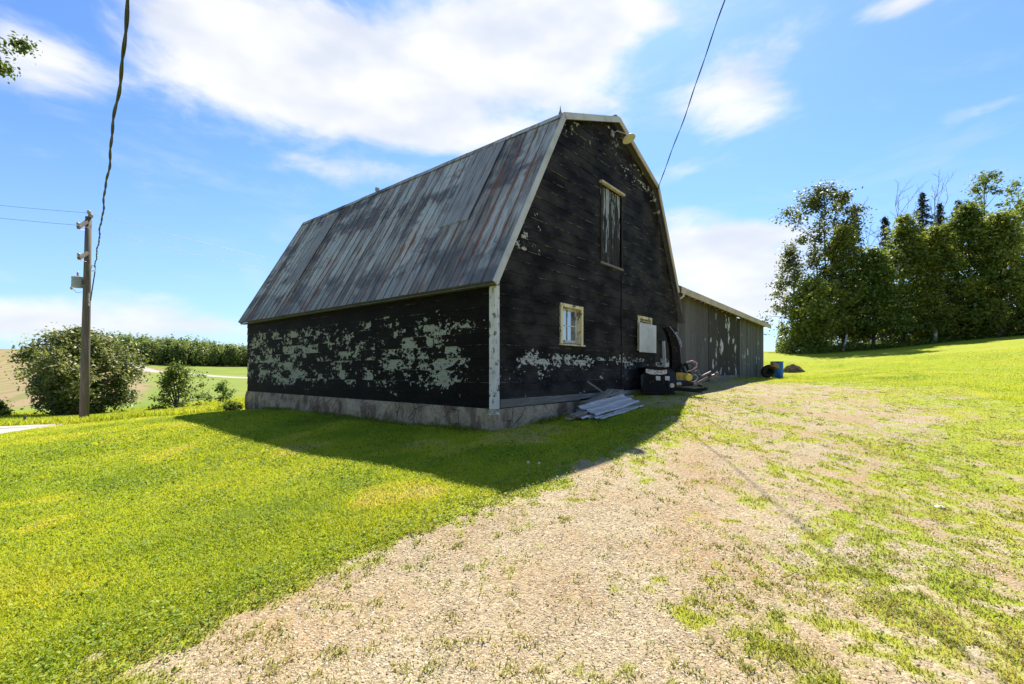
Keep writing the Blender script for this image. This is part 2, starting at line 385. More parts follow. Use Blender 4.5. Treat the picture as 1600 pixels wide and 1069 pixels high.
# ------------------------------------------------------------------ materials for the buildings
def mat_siding(name, mode):
    m, nt, b = new_mat(name); P = nt.coord(); x = nt.sep(P)
    course = nt.math('FLOOR', nt.math('DIVIDE', nt.math('SUBTRACT', x[2], .89), .2345))
    wn = nt.node('ShaderNodeTexWhiteNoise', noise_dimensions='1D'); nt.inp(wn.inputs['W'], course)
    frac = nt.math('FRACT', nt.math('DIVIDE', nt.math('SUBTRACT', x[2], .89), .2345))
    along = x[1] if mode == 'side' else x[0]
    q = nt.comb(nt.math('ADD', along, nt.math('MULTIPLY', wn.outputs[0], 1.2)), nt.math('MULTIPLY', x[2], 1.0), 0)
    big = nt.noise(nt.comb(along, x[2], 3.3), .55, 2, .5)
    n1 = nt.noise(nt.scale(q, (1, 1.35, 1)), 2.3, 5, .62); n2 = nt.noise(nt.scale(q, (1, 1.3, 1)), 9, 4, .6)
    wc = nt.node('ShaderNodeTexWhiteNoise', noise_dimensions='2D'); nt.inp(wc.inputs['Vector'], nt.comb(nt.math('FLOOR', nt.math('ADD', nt.math('MULTIPLY', along, 1.9), nt.math('MULTIPLY', course, .37))), course, 0))
    k = nt.math('ADD', nt.math('ADD', nt.math('MULTIPLY', n1, .50 if mode == 'side' else .40), nt.math('ADD', nt.math('MULTIPLY', n2, .36 if mode == 'side' else .44), nt.math('MULTIPLY', nt.noise(q, 24, 4, .65), .14 if mode == 'side' else .16))), nt.math('MULTIPLY', nt.math('SUBTRACT', wc.outputs[0], .5), .085))
    if mode == 'side':
        # paint has come off in the middle band of the wall
        zc = nt.math('MULTIPLY', nt.mapr(x[2], .9, 1.35), nt.mapr(x[2], 3.2, 2.6))
        yc = nt.mapr(along, .1, 1.3, .3, 1.0)
        th_ = nt.math('SUBTRACT', .685, nt.math('ADD', nt.math('MULTIPLY', nt.math('MULTIPLY', zc, yc), .166), nt.math('MULTIPLY', nt.math('SUBTRACT', big, .5), .16)))
    elif mode == 'gable':
        low = nt.math('MULTIPLY', nt.mapr(x[2], 2.15, 1.95), nt.mapr(x[2], 1.2, 1.6, .55, 1.0))
        lz = nt.math('MULTIPLY', nt.mapr(along, 2.1, .7), nt.mapr(x[2], 3.2, 4.2)); hz = nt.mapr(x[2], 6.2, 7.0)
        strip = nt.math('MULTIPLY', nt.math('MULTIPLY', nt.mapr(x[2], 1.66, 1.74), nt.mapr(x[2], 1.98, 1.90)), nt.mapr(along, .55, 1.1))
        th_ = nt.math('SUBTRACT', .70, nt.math('ADD', nt.math('ADD', nt.math('MULTIPLY', low, .12), nt.math('MULTIPLY', strip, .068)), nt.math('ADD', nt.math('MULTIPLY', lz, .14), nt.math('ADD', nt.math('MULTIPLY', hz, .12), nt.math('MULTIPLY', nt.math('SUBTRACT', big, .5), .16)))))
    else:
        th_ = nt.math('SUBTRACT', .66, nt.math('MULTIPLY', nt.math('SUBTRACT', big, .5), .25))
    peel = nt.mapr(nt.math('SUBTRACT', k, th_), 0, .012)
    lips = nt.math('MULTIPLY', nt.mapr(frac, .06, .01), nt.mapr(nt.noise(nt.comb(along, course, 9.1), 2.6, 6, .75), .50, .60))
    peel = nt.math('MAXIMUM', peel, nt.math('MULTIPLY', lips, .42))
    rib = nt.math('SINE', nt.math('MULTIPLY', frac, 6.2832*7))
    drk = nt.noise(nt.scale(P, (1, 1, 2.2)), 1.1, 4, .6); fine = nt.noise(P, 30, 4, .7)
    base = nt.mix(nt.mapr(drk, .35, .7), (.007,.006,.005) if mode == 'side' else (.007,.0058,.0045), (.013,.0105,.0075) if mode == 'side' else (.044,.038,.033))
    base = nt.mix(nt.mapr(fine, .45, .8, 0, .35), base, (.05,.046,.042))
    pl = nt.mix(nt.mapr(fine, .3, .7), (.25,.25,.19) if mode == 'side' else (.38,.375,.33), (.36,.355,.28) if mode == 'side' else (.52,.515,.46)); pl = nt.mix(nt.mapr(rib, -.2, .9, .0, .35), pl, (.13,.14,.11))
    if mode == 'gable':
        blue = nt.math('MULTIPLY', nt.mapr(x[2], 1.9, 1.5), nt.mapr(n2, .42, .66)); base = nt.mix(nt.math('MULTIPLY', blue, .5), base, (.03,.036,.05)); scuff = nt.math('MULTIPLY', nt.math('MULTIPLY', nt.mapr(along, 5.0, 5.3), nt.mapr(along, 8.6, 7.6)), nt.math('MULTIPLY', nt.mapr(x[2], 2.2, 1.9), nt.mapr(nt.noise(nt.scale(P, (1, 1, 2)), 5, 6, .75, 1.2), .5, .68))); base = nt.mix(nt.math('MULTIPLY', scuff, .6), base, (.13,.145,.155))
    hh = nt.math('ADD', nt.math('MULTIPLY', rib, .35), nt.math('SUBTRACT', nt.math('MULTIPLY', fine, .3), nt.math('MULTIPLY', peel, .3)))
    pset(nt, b, nt.mix(peel, base, pl), nt.mix(peel, (.55,)*3, (.85,)*3), 0, nt.bump(hh, .5, .009), .03)
    return m
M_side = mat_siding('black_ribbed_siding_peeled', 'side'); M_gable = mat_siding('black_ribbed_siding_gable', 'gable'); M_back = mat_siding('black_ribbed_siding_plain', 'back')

def mat_roof(name, light=False):
    m, nt, b = new_mat(name); P = nt.coord(); x = nt.sep(P); r = nt.attr('rnd')
    q = nt.comb(nt.math('MULTIPLY', x[1], 1.0), nt.math('MULTIPLY', x[2], .22), 0)
    st = nt.noise(q, 4.5, 5, .65); st2 = nt.noise(nt.scale(q, (1, .6, 1), (7, 3, 0)), 11, 4, .6)
    blot = nt.noise(nt.comb(nt.math('MULTIPLY', x[1], .5), nt.math('ADD', x[2], nt.math('MULTIPLY', x[1], -.02)), 5.0), 1.15, 4, .62)
    if light:
        col = nt.mix(nt.mapr(st2, .35, .65), (.26,.245,.235), (.36,.345,.33)); col = nt.mix(nt.mapr(blot, .4, .7, 0, .35), col, (.16,.15,.15)); rust = None
    else:
        col = nt.ramp(nt.math('ADD', nt.math('MULTIPLY', r, .42), nt.math('ADD', nt.math('MULTIPLY', nt.mapr(st, .25, .75), .36), nt.math('MULTIPLY', nt.mapr(st2, .3, .7), .22))), [(.18,(.13,.108,.092)),(.36,(.26,.225,.20)),(.52,(.37,.365,.345)),(.66,(.49,.49,.46)),(.80,(.40,.35,.30)),(.92,(.30,.20,.14))])
        band = nt.math('MAXIMUM', nt.mapr(blot, .52, .64), nt.math('MULTIPLY', nt.mapr(nt.noise(nt.comb(nt.math('MULTIPLY', x[1], 1.3), x[2], 2.0), 1.6, 5, .65), .44, .58), nt.math('MAXIMUM', nt.math('MULTIPLY', nt.mapr(x[2], 3.5, 3.75), nt.mapr(x[2], 4.3, 3.95)), nt.math('MULTIPLY', nt.mapr(x[2], 5.5, 5.7), nt.mapr(x[2], 6.15, 5.95))))); col = nt.mix(nt.math('MULTIPLY', band, .8), col, (.085,.083,.09))
        edge_ = nt.mapr(x[2], 4.3, 3.3, 0, .55); col = nt.mix(edge_, col, nt.mix(st2, (.075,.072,.082), (.17,.17,.19)))
        k = nt.math('ADD', nt.math('MULTIPLY', st, .6), nt.math('MULTIPLY', nt.noise(nt.scale(q, (1, .35, 1), (31, 5, 0)), 2.1, 3, .55), .4))
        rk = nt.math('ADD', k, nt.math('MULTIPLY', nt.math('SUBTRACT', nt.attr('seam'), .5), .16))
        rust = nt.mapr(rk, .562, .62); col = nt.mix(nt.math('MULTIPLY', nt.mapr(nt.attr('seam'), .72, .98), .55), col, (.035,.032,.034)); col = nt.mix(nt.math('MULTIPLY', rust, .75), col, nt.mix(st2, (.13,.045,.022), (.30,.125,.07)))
    pset(nt, b, col, nt.mapr(st2, .2, .8, .6, .85), .0, nt.bump(nt.math('ADD', st2, blot), .2, .006), .18)
    return m
M_roof = mat_roof('weathered_roof_steel'); M_roofpatch = mat_roof('galvanized_patch_sheet', True)

M_white = mat_trim('peeling_white_trim', (.62,.60,.55), (.16,.135,.11), .53)
M_cream = mat_trim('cream_window_paint', (.74,.63,.36), (.24,.16,.09), .535)
M_grey_trim = mat_trim('grey_rake_paint', (.50,.49,.47), (.24,.22,.20), .60)
M_tan = mat_trim('tan_fascia_paint', (.50,.41,.28), (.20,.15,.10), .60)
M_greywood = mat_wood('weathered_grey_boards', (.075,.075,.078), (.22,.22,.225), 2)
M_sillwood = mat_wood('weathered_sill_wood', (.14,.125,.11), (.33,.31,.28), 0)
def mat_door():
    m, nt, b = new_mat('flaking_dark_plank'); P = nt.coord(); r = nt.attr('rnd')
    a = nt.noise(nt.scale(P, (9, 9, 1.3)), 1.9, 6, .7); f = nt.noise(nt.scale(P, (30, 30, 3)), 2.0, 4, .65); z = nt.sep(P)[2]
    k = nt.math('ADD', a, nt.math('ADD', nt.math('MULTIPLY', nt.math('SUBTRACT', r, .5), .16), nt.mapr(z, 4.4, 6.1, -.06, .06)))
    col = nt.mix(nt.mapr(f, .35, .7), (.012,.011,.010), (.06,.056,.052)); col = nt.mix(nt.mapr(k, .545, .60), col, nt.mix(f, (.20,.22,.23), (.42,.45,.46)))
    pset(nt, b, col, .85, 0, nt.bump(nt.math('ADD', a, f), .6, .01), .15); return m
M_door = mat_door()
M_plank = mat_wood('old_plank', (.10,.085,.07), (.30,.26,.21), 0)
M_pale = simple('pale_plywood', (.48,.47,.44), (.60,.59,.56), 5, .85, .1, .003)
M_conc = None
def mat_concrete():
    m, nt, b = new_mat('parged_foundation'); P = nt.coord()
    a = nt.noise(P, 1.6, 6, .65); f = nt.noise(P, 14, 5, .7); c = nt.voro(P, 2.6, 'DISTANCE_TO_EDGE')
    d = nt.noise(nt.scale(P, (1, 1, .5)), 3.1, 4, .6)
    col = nt.mix(nt.mapr(a, .35, .7), (.40,.315,.21), (.24,.185,.125)); col = nt.mix(nt.mapr(f, .42, .75, 0, .75), col, (.12,.10,.085))
    col = nt.mix(nt.mapr(d, .48, .62, 0, .8), col, (.12,.078,.052))
    crack = nt.math('MULTIPLY', nt.mapr(c, .03, .0), nt.mapr(a, .45, .6))
    col = nt.mix(nt.math('MULTIPLY', crack, .7), col, (.04,.035,.03))
    pset(nt, b, col, .95, 0, nt.bump(nt.math('SUBTRACT', nt.math('ADD', a, nt.math('MULTIPLY', f, .6)), crack), .9, .03), .1)
    return m
M_conc = mat_concrete()
def mat_glass():
    m, nt, b = new_mat('old_window_glass'); P = nt.coord()
    n = nt.noise(P, 3, 2); pset(nt, b, (.05,.065,.085), nt.mapr(nt.noise(P, 7, 4), .3, .7, .04, .16), 0, nt.bump(n, .05, .02), 1.0, 2.6)
    return m
M_glass = mat_glass()
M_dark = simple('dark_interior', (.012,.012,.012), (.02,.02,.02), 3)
M_black = simple('black_machine_paint', (.004,.004,.005), (.010,.010,.013), 5, .5, .15, .004, 0, spec=.15)
def mat_blackrust():
    m, nt, b = new_mat('dirty_black_paint'); P = nt.coord(); a = nt.noise(P, 4, 6, .7); f = nt.noise(P, 22, 4, .7); k = nt.math('ADD', nt.math('MULTIPLY', a, .6), nt.math('MULTIPLY', f, .4))
    col = nt.mix(nt.mapr(f, .4, .7), (.004,.004,.005), (.012,.012,.014)); col = nt.mix(nt.mapr(k, .53, .62, 0, .85), col, nt.mix(f, (.05,.028,.018), (.12,.075,.05)))
    pset(nt, b, col, nt.mapr(k, .4, .6, .5, .9), 0, nt.bump(k, .3, .004), .15); return m
M_black = mat_blackrust()
M_navy = simple('dark_blue_machine_paint', (.005,.008,.022), (.012,.016,.04), 5, .5, .15, .004, 0, spec=.2)
M_yellow = simple('faded_yellow_paint', (.24,.17,.035), (.40,.29,.06), 9, .7, .15, .003)
M_steel = simple('worn_steel', (.28,.26,.24), (.42,.40,.37), 12, .45, .2, .003, .6)
M_sheet = simple('galvanised_sheet', (.34,.32,.29), (.52,.49,.45), 5, .6, .08, .002, .08, (1, 6, 6))
M_darksteel = simple('dull_dark_steel', (.05,.047,.045), (.15,.14,.13), 14, .55, .2, .003, .3)
M_rubber = simple('black_rubber', (.012,.012,.012), (.03,.03,.03), 20, .8, .3, .003)
M_blue = simple('blue_plastic', (.012,.09,.34), (.02,.13,.43), 4, .4, .05, .002)
M_ceramic = simple('brown_ceramic', (.30,.24,.20), (.42,.36,.32), 8, .3)
M_wire = simple('weathered_cable', (.025,.025,.027), (.06,.06,.062), 30, .6)
M_poleM = mat_wood('weathered_pole_wood', (.12,.095,.075), (.30,.26,.225), 2)
M_trans = simple('grey_transformer_paint', (.24,.26,.28), (.31,.33,.35), 5, .5)
M_bark = simple('bark', (.05,.042,.035), (.13,.115,.10), 6, .95, .8, .03, 0, (3, 3, .6))
M_deadwood = simple('bare_dead_wood', (.13,.12,.11), (.24,.23,.21), 6, .95, .6, .03, 0, (3, 3, .6))

# ------------------------------------------------------------------ barn
PROF = [(-.2, 3.18), (2.0, 7.04), (4.56, 8.02), (7.12, 7.04), (9.32, 3.18)]     # roof section
W = 9.12; L = 11.13; CH = .2345; Z0 = .89
def roof_z(t):
    for (a, za), (b, zb) in zip(PROF[:-1], PROF[1:]):
        if a <= t <= b: return za+(zb-za)*(t-a)/(b-a)
    return 3.18
def lim(z, off=.07):
    """gable wall extents at height z"""
    z = z+off
    if z <= 3.53: return 0.0, W
    if z <= 7.04: t = -.2+2.2*(z-3.18)/3.86
    else: t = 2.0+2.56*(z-7.04)/.98
    t = min(max(t, 0), 4.56); return t, W-t
barn = empty('barn', (BX, BY, 0), BA)
tag(barn, 'weathered black gambrel barn with peeling paint and rusty steel roof', 'barn')

def siding(holes, za, zb, ext, place, mb, flip=False, zb0=Z0):
    """ext(z)->(a,b); place(t,depth,z)->xyz"""
    zs = {za, zb}; k = 0
    while zb0+k*CH < zb: zs.add(zb0+k*CH); k += 1
    for h in holes: zs |= {h[2], h[3]}
    for e in (3.46, 6.97): zs.add(e)
    zs = sorted(z for z in zs if za-1e-6 <= z <= zb+1e-6)
    zz = [zs[0]]
    for z in zs[1:]:
        if z-zz[-1] > .004: zz.append(z)
    def dep(z, up): f = ((z-zb0)/CH); f -= math.floor(f+ (1e-4 if up else -1e-4)); return .014*(1-f)
    for z0, z1 in zip(zz[:-1], zz[1:]):
        d0 = dep(z0, True); d1 = dep(z1, False); zm = (z0+z1)/2
        a0, b0 = ext(z0); a1, b1 = ext(z1); cuts = [h for h in holes if h[2] < zm < h[3]]; cuts.sort()
        segs = []; ca = (a0, a1)
        for h in cuts: segs.append((ca, (h[0], h[0]))); ca = (h[1], h[1])
        segs.append((ca, (b0, b1)))
        for (p0, p1), (q0, q1) in segs:
            if q0-p0 < .01 and q1-p1 < .01: continue
            vs = [place(p0, d0, z0), place(q0, d0, z0), place(q1, d1, z1), place(p1, d1, z1)]
            mb.add(vs, [(0, 1, 2, 3)])
            if abs(d0-.014) < 1e-3: mb.add([place(p0, 0, z0), place(q0, 0, z0), place(q0, d0, z0), place(p0, d0, z0)], [(0, 1, 2, 3)])
HOLES = [(2.17, 2.95, 2.19, 2.98), (6.08, 6.88, 2.2, 3.06), (3.93, 5.0, 4.28, 6.2)]
mb = MB(); siding(HOLES, 1.06, 7.93, lim, lambda t, d, z: (t, -.004-d, z), mb); mb.build('gable_siding', M_gable, barn)
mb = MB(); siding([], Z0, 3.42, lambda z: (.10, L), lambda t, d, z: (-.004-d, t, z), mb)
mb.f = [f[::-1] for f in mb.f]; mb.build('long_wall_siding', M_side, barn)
mb = MB(); siding([], Z0, 7.93, lim, lambda t, d, z: (t, L+.004+d, z), mb); mb.f = [f[::-1] for f in mb.f]; mb.build('rear_gable_siding', M_back, barn)
mb = MB(); siding([], Z0, 3.42, lambda z: (0, L), lambda t, d, z: (W+.004+d, t, z), mb); mb.build('rear_long_wall_siding', M_back, barn)
# foundation, rough and uneven
def rough_wall(p, q, zb, zt, thick, nrm, amp, seed):
    m_ = MB(); p = Vector(p); q = Vector(q); n = int((q-p).length/.12)+1; k = 9; vs = []; fs = []; nrm = Vector(nrm)
    for i in range(n+1):
        for j in range(k+1):
            a = p.lerp(q, i/n); z = zb+(zt-zb)*j/k; l = (q-p).length*i/n
            d = (float(fbm(np.array(l*1.3+seed), np.array(z*1.6), 4, seed))-.4)*amp*(1 if j < k else .15)
            if j == 0: d += .05
            c = a+nrm*d; vs.append((c.x, c.y, z))
    for i in range(n):
        for j in range(k):
            b_ = i*(k+1)+j; fs.append((b_, b_+k+1, b_+k+2, b_+1))
    m_.add(vs, fs)
    # top ledge back to the wall
    top = [vs[i*(k+1)+k] for i in range(n+1)]; back = [(t[0]-nrm.x*thick, t[1]-nrm.y*thick, zt) for t in top]
    m_.add(top+back, [(i, i+1, n+2+i, n+1+i) for i in range(n)]); return m_
fm = MB()
for w_ in (rough_wall((-.03, -.06, 0), (-.03, L+.03, 0), -.6, Z0-.004, .25, (-1, 0, 0), .30, 3), rough_wall((-.10, -.05, 0), (W, -.05, 0), -.6, Z0-.004, .25, (0, -1, 0), .30, 11), rough_wall((W+.0, L+.03, 0), (-.03, L+.03, 0), -.9, Z0-.004, .25, (0, 1, 0), .1, 5)):
    fm.add(w_.v, w_.f)
fm.build('foundation', M_conc, barn, smooth=True)
# inner dark shell, so openings look into an unlit loft
mb = MB(); mb.box((.12, .22, .3), (W-.12, L-.12, 3.45)); mb.box((2.3, .22, 3.45), (W-2.3, L-.12, 6.8)); mb.f = [f[::-1] for f in mb.f]; mb.build('interior_lining', M_dark, barn)
# corner boards, sill board
mb = MB(); mb.box((-.035, -.035, Z0-.05), (.095, .0-.001, 3.40)); mb.box((-.036, .0, Z0-.05), (-.002, .105, 3.18)); mb.box((-.06, -.06, Z0-.11), (.10, .09, Z0-.052)); mb.build('corner_trim', M_white, barn, bevel=.004)
mb = MB(); mb.box((.117, -.045, .90), (1.75, .0, 1.055)); mb.box((1.755, -.042, .905), (2.9, .0, 1.05)); mb.cur = .4; mb.box((2.93, -.03, .93), (9.1, 0, 1.045)); mb.build('sill_board', M_sillwood, barn, bevel=.004)
mb = MB(); mb.box((4.98, -.022, 1.06), (5.03, -.004, 2.25)); mb.box((4.99, -.03, 2.25), (5.02, -.012, 4.1)); mb.build('wall_batten', M_black, barn)

# roof: ribbed sheets over the four slopes, each sheet a slightly different tone
def roof_slope(mb, seams, p, q, s0, s1, pitch=.305, lift=0.0, flip=False, rib=.02, base_rnd=None):
    """p,q = (t,z) bottom and top of the slope; sheets run from p to q, side by side along s"""
    p = Vector((p[0], 0, p[1])); q = Vector((q[0], 0, q[1])); d = (q-p); nrm = Vector((-d.z, 0, d.x)).normalized()
    if nrm.z < 0: nrm = -nrm
    n = max(1, round((s1-s0)/pitch)); w = (s1-s0)/n; rows = 10
    for i in range(n):
        a = s0+i*w; mb.cur = random.random() if base_rnd is None else base_rnd; lo = lift+random.uniform(0, .004)
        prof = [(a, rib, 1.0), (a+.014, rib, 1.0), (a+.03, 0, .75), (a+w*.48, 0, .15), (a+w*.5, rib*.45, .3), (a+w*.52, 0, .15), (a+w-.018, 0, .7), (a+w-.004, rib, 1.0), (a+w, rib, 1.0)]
        vs = []; k = len(prof)
        for j in range(rows+1):
            c = p+d*(j/rows)
            for (s, h, se) in prof:
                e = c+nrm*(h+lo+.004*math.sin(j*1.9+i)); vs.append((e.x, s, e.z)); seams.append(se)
        fs = [(j*k+x_, j*k+x_+1, (j+1)*k+x_+1, (j+1)*k+x_) for j in range(rows) for x_ in range(k-1)]
        # underside / thickness
        mb.add(vs, fs)
def finish_roof(mb, seams, name, mat, parent):
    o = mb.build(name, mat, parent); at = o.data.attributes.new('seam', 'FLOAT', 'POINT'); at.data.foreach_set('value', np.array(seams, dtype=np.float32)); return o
S0, S1 = -.17, L+.17
mb = MB(); se = []
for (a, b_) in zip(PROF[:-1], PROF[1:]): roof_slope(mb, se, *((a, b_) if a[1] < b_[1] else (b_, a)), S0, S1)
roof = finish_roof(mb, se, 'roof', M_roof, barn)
mb = MB()                                                     # boards under the steel
for (a, b_) in zip(PROF[:-1], PROF[1:]):
    dx, dz = b_[0]-a[0], b_[1]-a[1]; l = math.hypot(dx, dz); nx, nz = -dz/l, dx/l
    mb.prism([(a[0]+nx*-.006, a[1]+nz*-.006), (b_[0]-nx*.006, b_[1]-nz*.006), (b_[0]-nx*.05, b_[1]-nz*.05), (a[0]-nx*.05, a[1]-nz*.05)], S0+.01, S1-.01)
mb.build('roof_deck', M_greywood, roof)
def on_slope(w, s, lift): 
    a, b_ = PROF[0], PROF[1]; n = Vector((-3.86, 0, 2.2)).normalized()
    return Vector((a[0]+2.2*w, s, a[1]+3.86*w))+n*lift
def patch(s0, s1, w0, w1):
    mb = MB(); se = []; a = on_slope(w0, 0, 0); b_ = on_slope(w1, 0, 0)
    roof_slope(mb, se, (a.x, a.z), (b_.x, b_.z), s0, s1, .3, .016, base_rnd=.5, rib=.016)
    n = Vector((-3.86, 0, 2.2)).normalized(); p = a+n*.002; q = a+n*.022
    mb.add([(p.x, s0, p.z), (p.x, s1, p.z), (q.x, s1, q.z), (q.x, s0, q.z)], [(0, 1, 2, 3)]); se += [0]*4
    return finish_roof(mb, se, 'patch_sheet', M_roofpatch, roof)
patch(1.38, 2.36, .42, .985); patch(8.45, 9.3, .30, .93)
# break flashing and ridge cap
mb = MB(); se = []
for (t, z) in ((2.0, 7.04), (7.12, 7.04)):
    sgn = -1 if t < 4 else 1
    for i in range(12):
        a = S0+i*(S1-S0)/12; b_ = a+(S1-S0)/12+.02
        d1 = Vector((sgn*-2.2, 0, -3.86)).normalized() if sgn > 0 else Vector((-2.2, 0, -3.86)).normalized()
        d1 = Vector((sgn*2.2, 0, -3.86)).normalized(); d2_ = Vector((-sgn*2.56, 0, .98)).normalized()
        up = Vector((sgn*.55, 0, .83))*(.032+.004*(i % 2)); c = Vector((t, 0, z))+up; e = c+d1*.14; f = c+d2_*.14; mb.cur = random.random()
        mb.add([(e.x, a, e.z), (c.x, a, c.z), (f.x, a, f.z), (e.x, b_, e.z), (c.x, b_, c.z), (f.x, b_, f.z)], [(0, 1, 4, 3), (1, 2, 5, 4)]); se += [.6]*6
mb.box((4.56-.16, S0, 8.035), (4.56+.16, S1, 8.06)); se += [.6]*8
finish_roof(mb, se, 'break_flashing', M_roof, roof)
# rake trim on both gable ends
def rake(mb, s0, s1, pts):
    for (a, b_) in zip(pts[:-1], pts[1:]):
        dx, dz = b_[0]-a[0], b_[1]-a[1]; l = math.hypot(dx, dz); nx, nz = -dz/l, dx/l
        mb.prism([(a[0]+nx*.035, a[1]+nz*.035), (b_[0]+nx*.035, b_[1]+nz*.035), (b_[0]-nx*.10, b_[1]-nz*.10), (a[0]-nx*.10, a[1]-nz*.10)], s0, s1)
RP = [(-.22, 3.15), (2.0, 7.04), (4.56, 8.02), (7.12, 7.04), (8.78, 4.13)]
mb = MB(); rake(mb, S0-.028, S0-.001, RP[:3]); mb.build('rake_trim', M_grey_trim, roof)
mb = MB(); rake(mb, S0-.027, S0-.002, RP[2:]); mb.build('rake_trim', M_tan, roof)
mb = MB(); rake(mb, S1+.001, S1+.028, PROF); mb.build('rake_trim', M_grey_trim, roof)
# ridge ventilator with pointed finial, and lightning rods
mb = MB(); mb.lathe([(.30, 0), (.30, .28), (.42, .30), (.40, .36), (.22, .50), (.05, .56), (.035, .62), (.05, .66), (.02, .74), (.004, .88)], (4.56, 1.62, 8.12), 20)
mb.build('ridge_ventilator', M_roof, roof, smooth=True)
mb = MB(); mb.tube([(4.56, 5.2, 8.05), (4.56, 5.2, 8.55)], [.012, .006], 6); mb.lathe([(.0, 0), (.05, .03), (.0, .1)], (4.56, 5.2, 8.2), 8); mb.build('lightning_rod', M_steel, roof)
mb = MB(); mb.box((2.0-.06, 6.6, 7.07), (2.06, 6.65, 7.18)); mb.build('roof_bracket', M_steel, roof)
# soffit under the eave
mb = MB(); mb.box((-.17, S0+.02, 3.12), (-.02, S1-.02, 3.145)); mb.build('soffit', M_greywood, roof)

def window(t0, t1, z0, z1, name='window', mullion=True):
    w = empty('x'); bpy.data.objects.remove(w)
    d = .13; mb = MB()                                         # casing proud of the wall + reveals
    c = .075
    mb.box((t0-c, -.045, z0-.02), (t0, -.003, z1+c)); mb.box((t1, -.045, z0-.02), (t1+c, -.003, z1+c)); mb.box((t0+.001, -.043, z1), (t1-.001, -.003, z1+c))
    mb.box((t0-.02, 0.001, z0), (t0-.0005, d, z1)); mb.box((t1+.0005, .001, z0), (t1+.02, d, z1)); mb.box((t0, .001, z1+.0005), (t1, d, z1+.02)); 
    fr = mb.build(name, M_cream, barn, bevel=.004)
    mb = MB(); mb.box((t0-c-.03, -.085, z0-.055), (t1+c+.03, d, z0-.021)); mb.build('window_sill', M_cream, fr, bevel=.004)
    mb = MB(); s = .05; e = d-.045
    mb.box((t0, e, z0-.0), (t0+s, d-.005, z1)); mb.box((t1-s, e, z0), (t1, d-.005, z1)); mb.box((t0+s, e+.001, z0), (t1-s, d-.006, z0+.075)); mb.box((t0+s, e+.001, z1-s), (t1-s, d-.006, z1))
    tm = (t0+t1)/2; zm = (z0+z1)/2+.01
    mb.box((tm-.013, e+.004, z0+.075), (tm+.013, d-.008, z1-s)); mb.box((t0+s, e+.006, zm-.013), (tm-.013, d-.009, zm+.013)); mb.box((tm+.013, e+.006, zm-.013), (t1-s, d-.009, zm+.013))
    mb.build('sash', M_cream if name != 'window' else M_white, fr)
    for (a, b_) in ((t0+s, tm-.013), (tm+.013, t1-s)):
        for (g, h) in ((z0+.075, zm-.013), (zm+.013, z1-s)):
            mb = MB(); mb.box((a, d-.024, g), (b_, d-.018, h)); mb.build('pane', M_glass, fr)
    return fr
w1 = window(*HOLES[0]); w2 = window(*HOLES[1])
mb = MB(); mb.box((5.93, -.11, 2.10), (7.10, -.09, 2.92)); bo = mb.build('window_cover_board', M_pale, barn, bevel=.003)
# hayloft door
hd = MB(); n = 7; t0, t1, z0, z1 = HOLES[2]; w = (t1-t0)/n
for i in range(n):
    hd.cur = random.random(); hd.box((t0+i*w+.004, .02+random.uniform(0, .01), z0+.01), (t0+(i+1)*w-.004, .05, z1-.01))
hd = hd.build('hayloft_door', M_door, barn)
mb = MB(); mb.box((t0-.09, -.09, z1+.002), (t1+.09, -.004, z1+.06)); mb.build('door_header', M_tan, hd, bevel=.004)
mb = MB(); mb.box((t0-.07, -.05, z0-.06), (t1+.07, -.004, z0-.002)); mb.build('door_sill', M_sillwood, hd, bevel=.004)
for (a, b_) in ((t0-.06, t0), (t1, t1+.06)):
    mb = MB(); mb.box((a, -.04, z0), (b_, -.004, z1)); mb.build('door_casing', M_door, hd, bevel=.003)
# yard lamp under the peak
mb = MB(); mb.tube([(4.45, -.02, 7.62), (4.45, -.16, 7.66), (4.62, -.30, 7.62), (4.70, -.34, 7.60)], .016, 8); mb.box((4.38, -.06, 7.56), (4.52, -.02, 7.70))
lm = mb.build('wall_lamp', M_steel, barn)
mb = MB(); mb.lathe([(.035, .12), (.05, .085), (.085, .065), (.165, .03), (.172, 0), (.16, .0)], (4.74, -.36, 7.50), 20, Matrix.Rotation(R(-22), 3, 'X'))
mb.build('lamp_shade', simple('cream_enamel', (.46,.42,.34), (.54,.50,.42), 4, .5), lm, smooth=True)
# insulators where the service cable lands
def insulator(t, z):
    mb = MB(); mb.tube([(t, -.02, z), (t, -.14, z+.01)], .014, 6); mb.lathe([(.02, 0), (.05, .02), (.03, .045), (.055, .07), (.02, .10)], (t, -.16, z-.05), 10); return mb.build('insulator', M_ceramic, barn)
insulator(6.84, 6.58); insulator(7.12, 6.30)
mb = MB(); mb.tube([(6.84, -.16, 6.62), (7.0, -.16, 6.35), (7.12, -.16, 6.33), (7.3, -.1, 6.2), (7.4, -.06, 5.6), (7.5, -.05, 4.2)], .010, 6); mb.build('service_conduit', M_wire, barn)

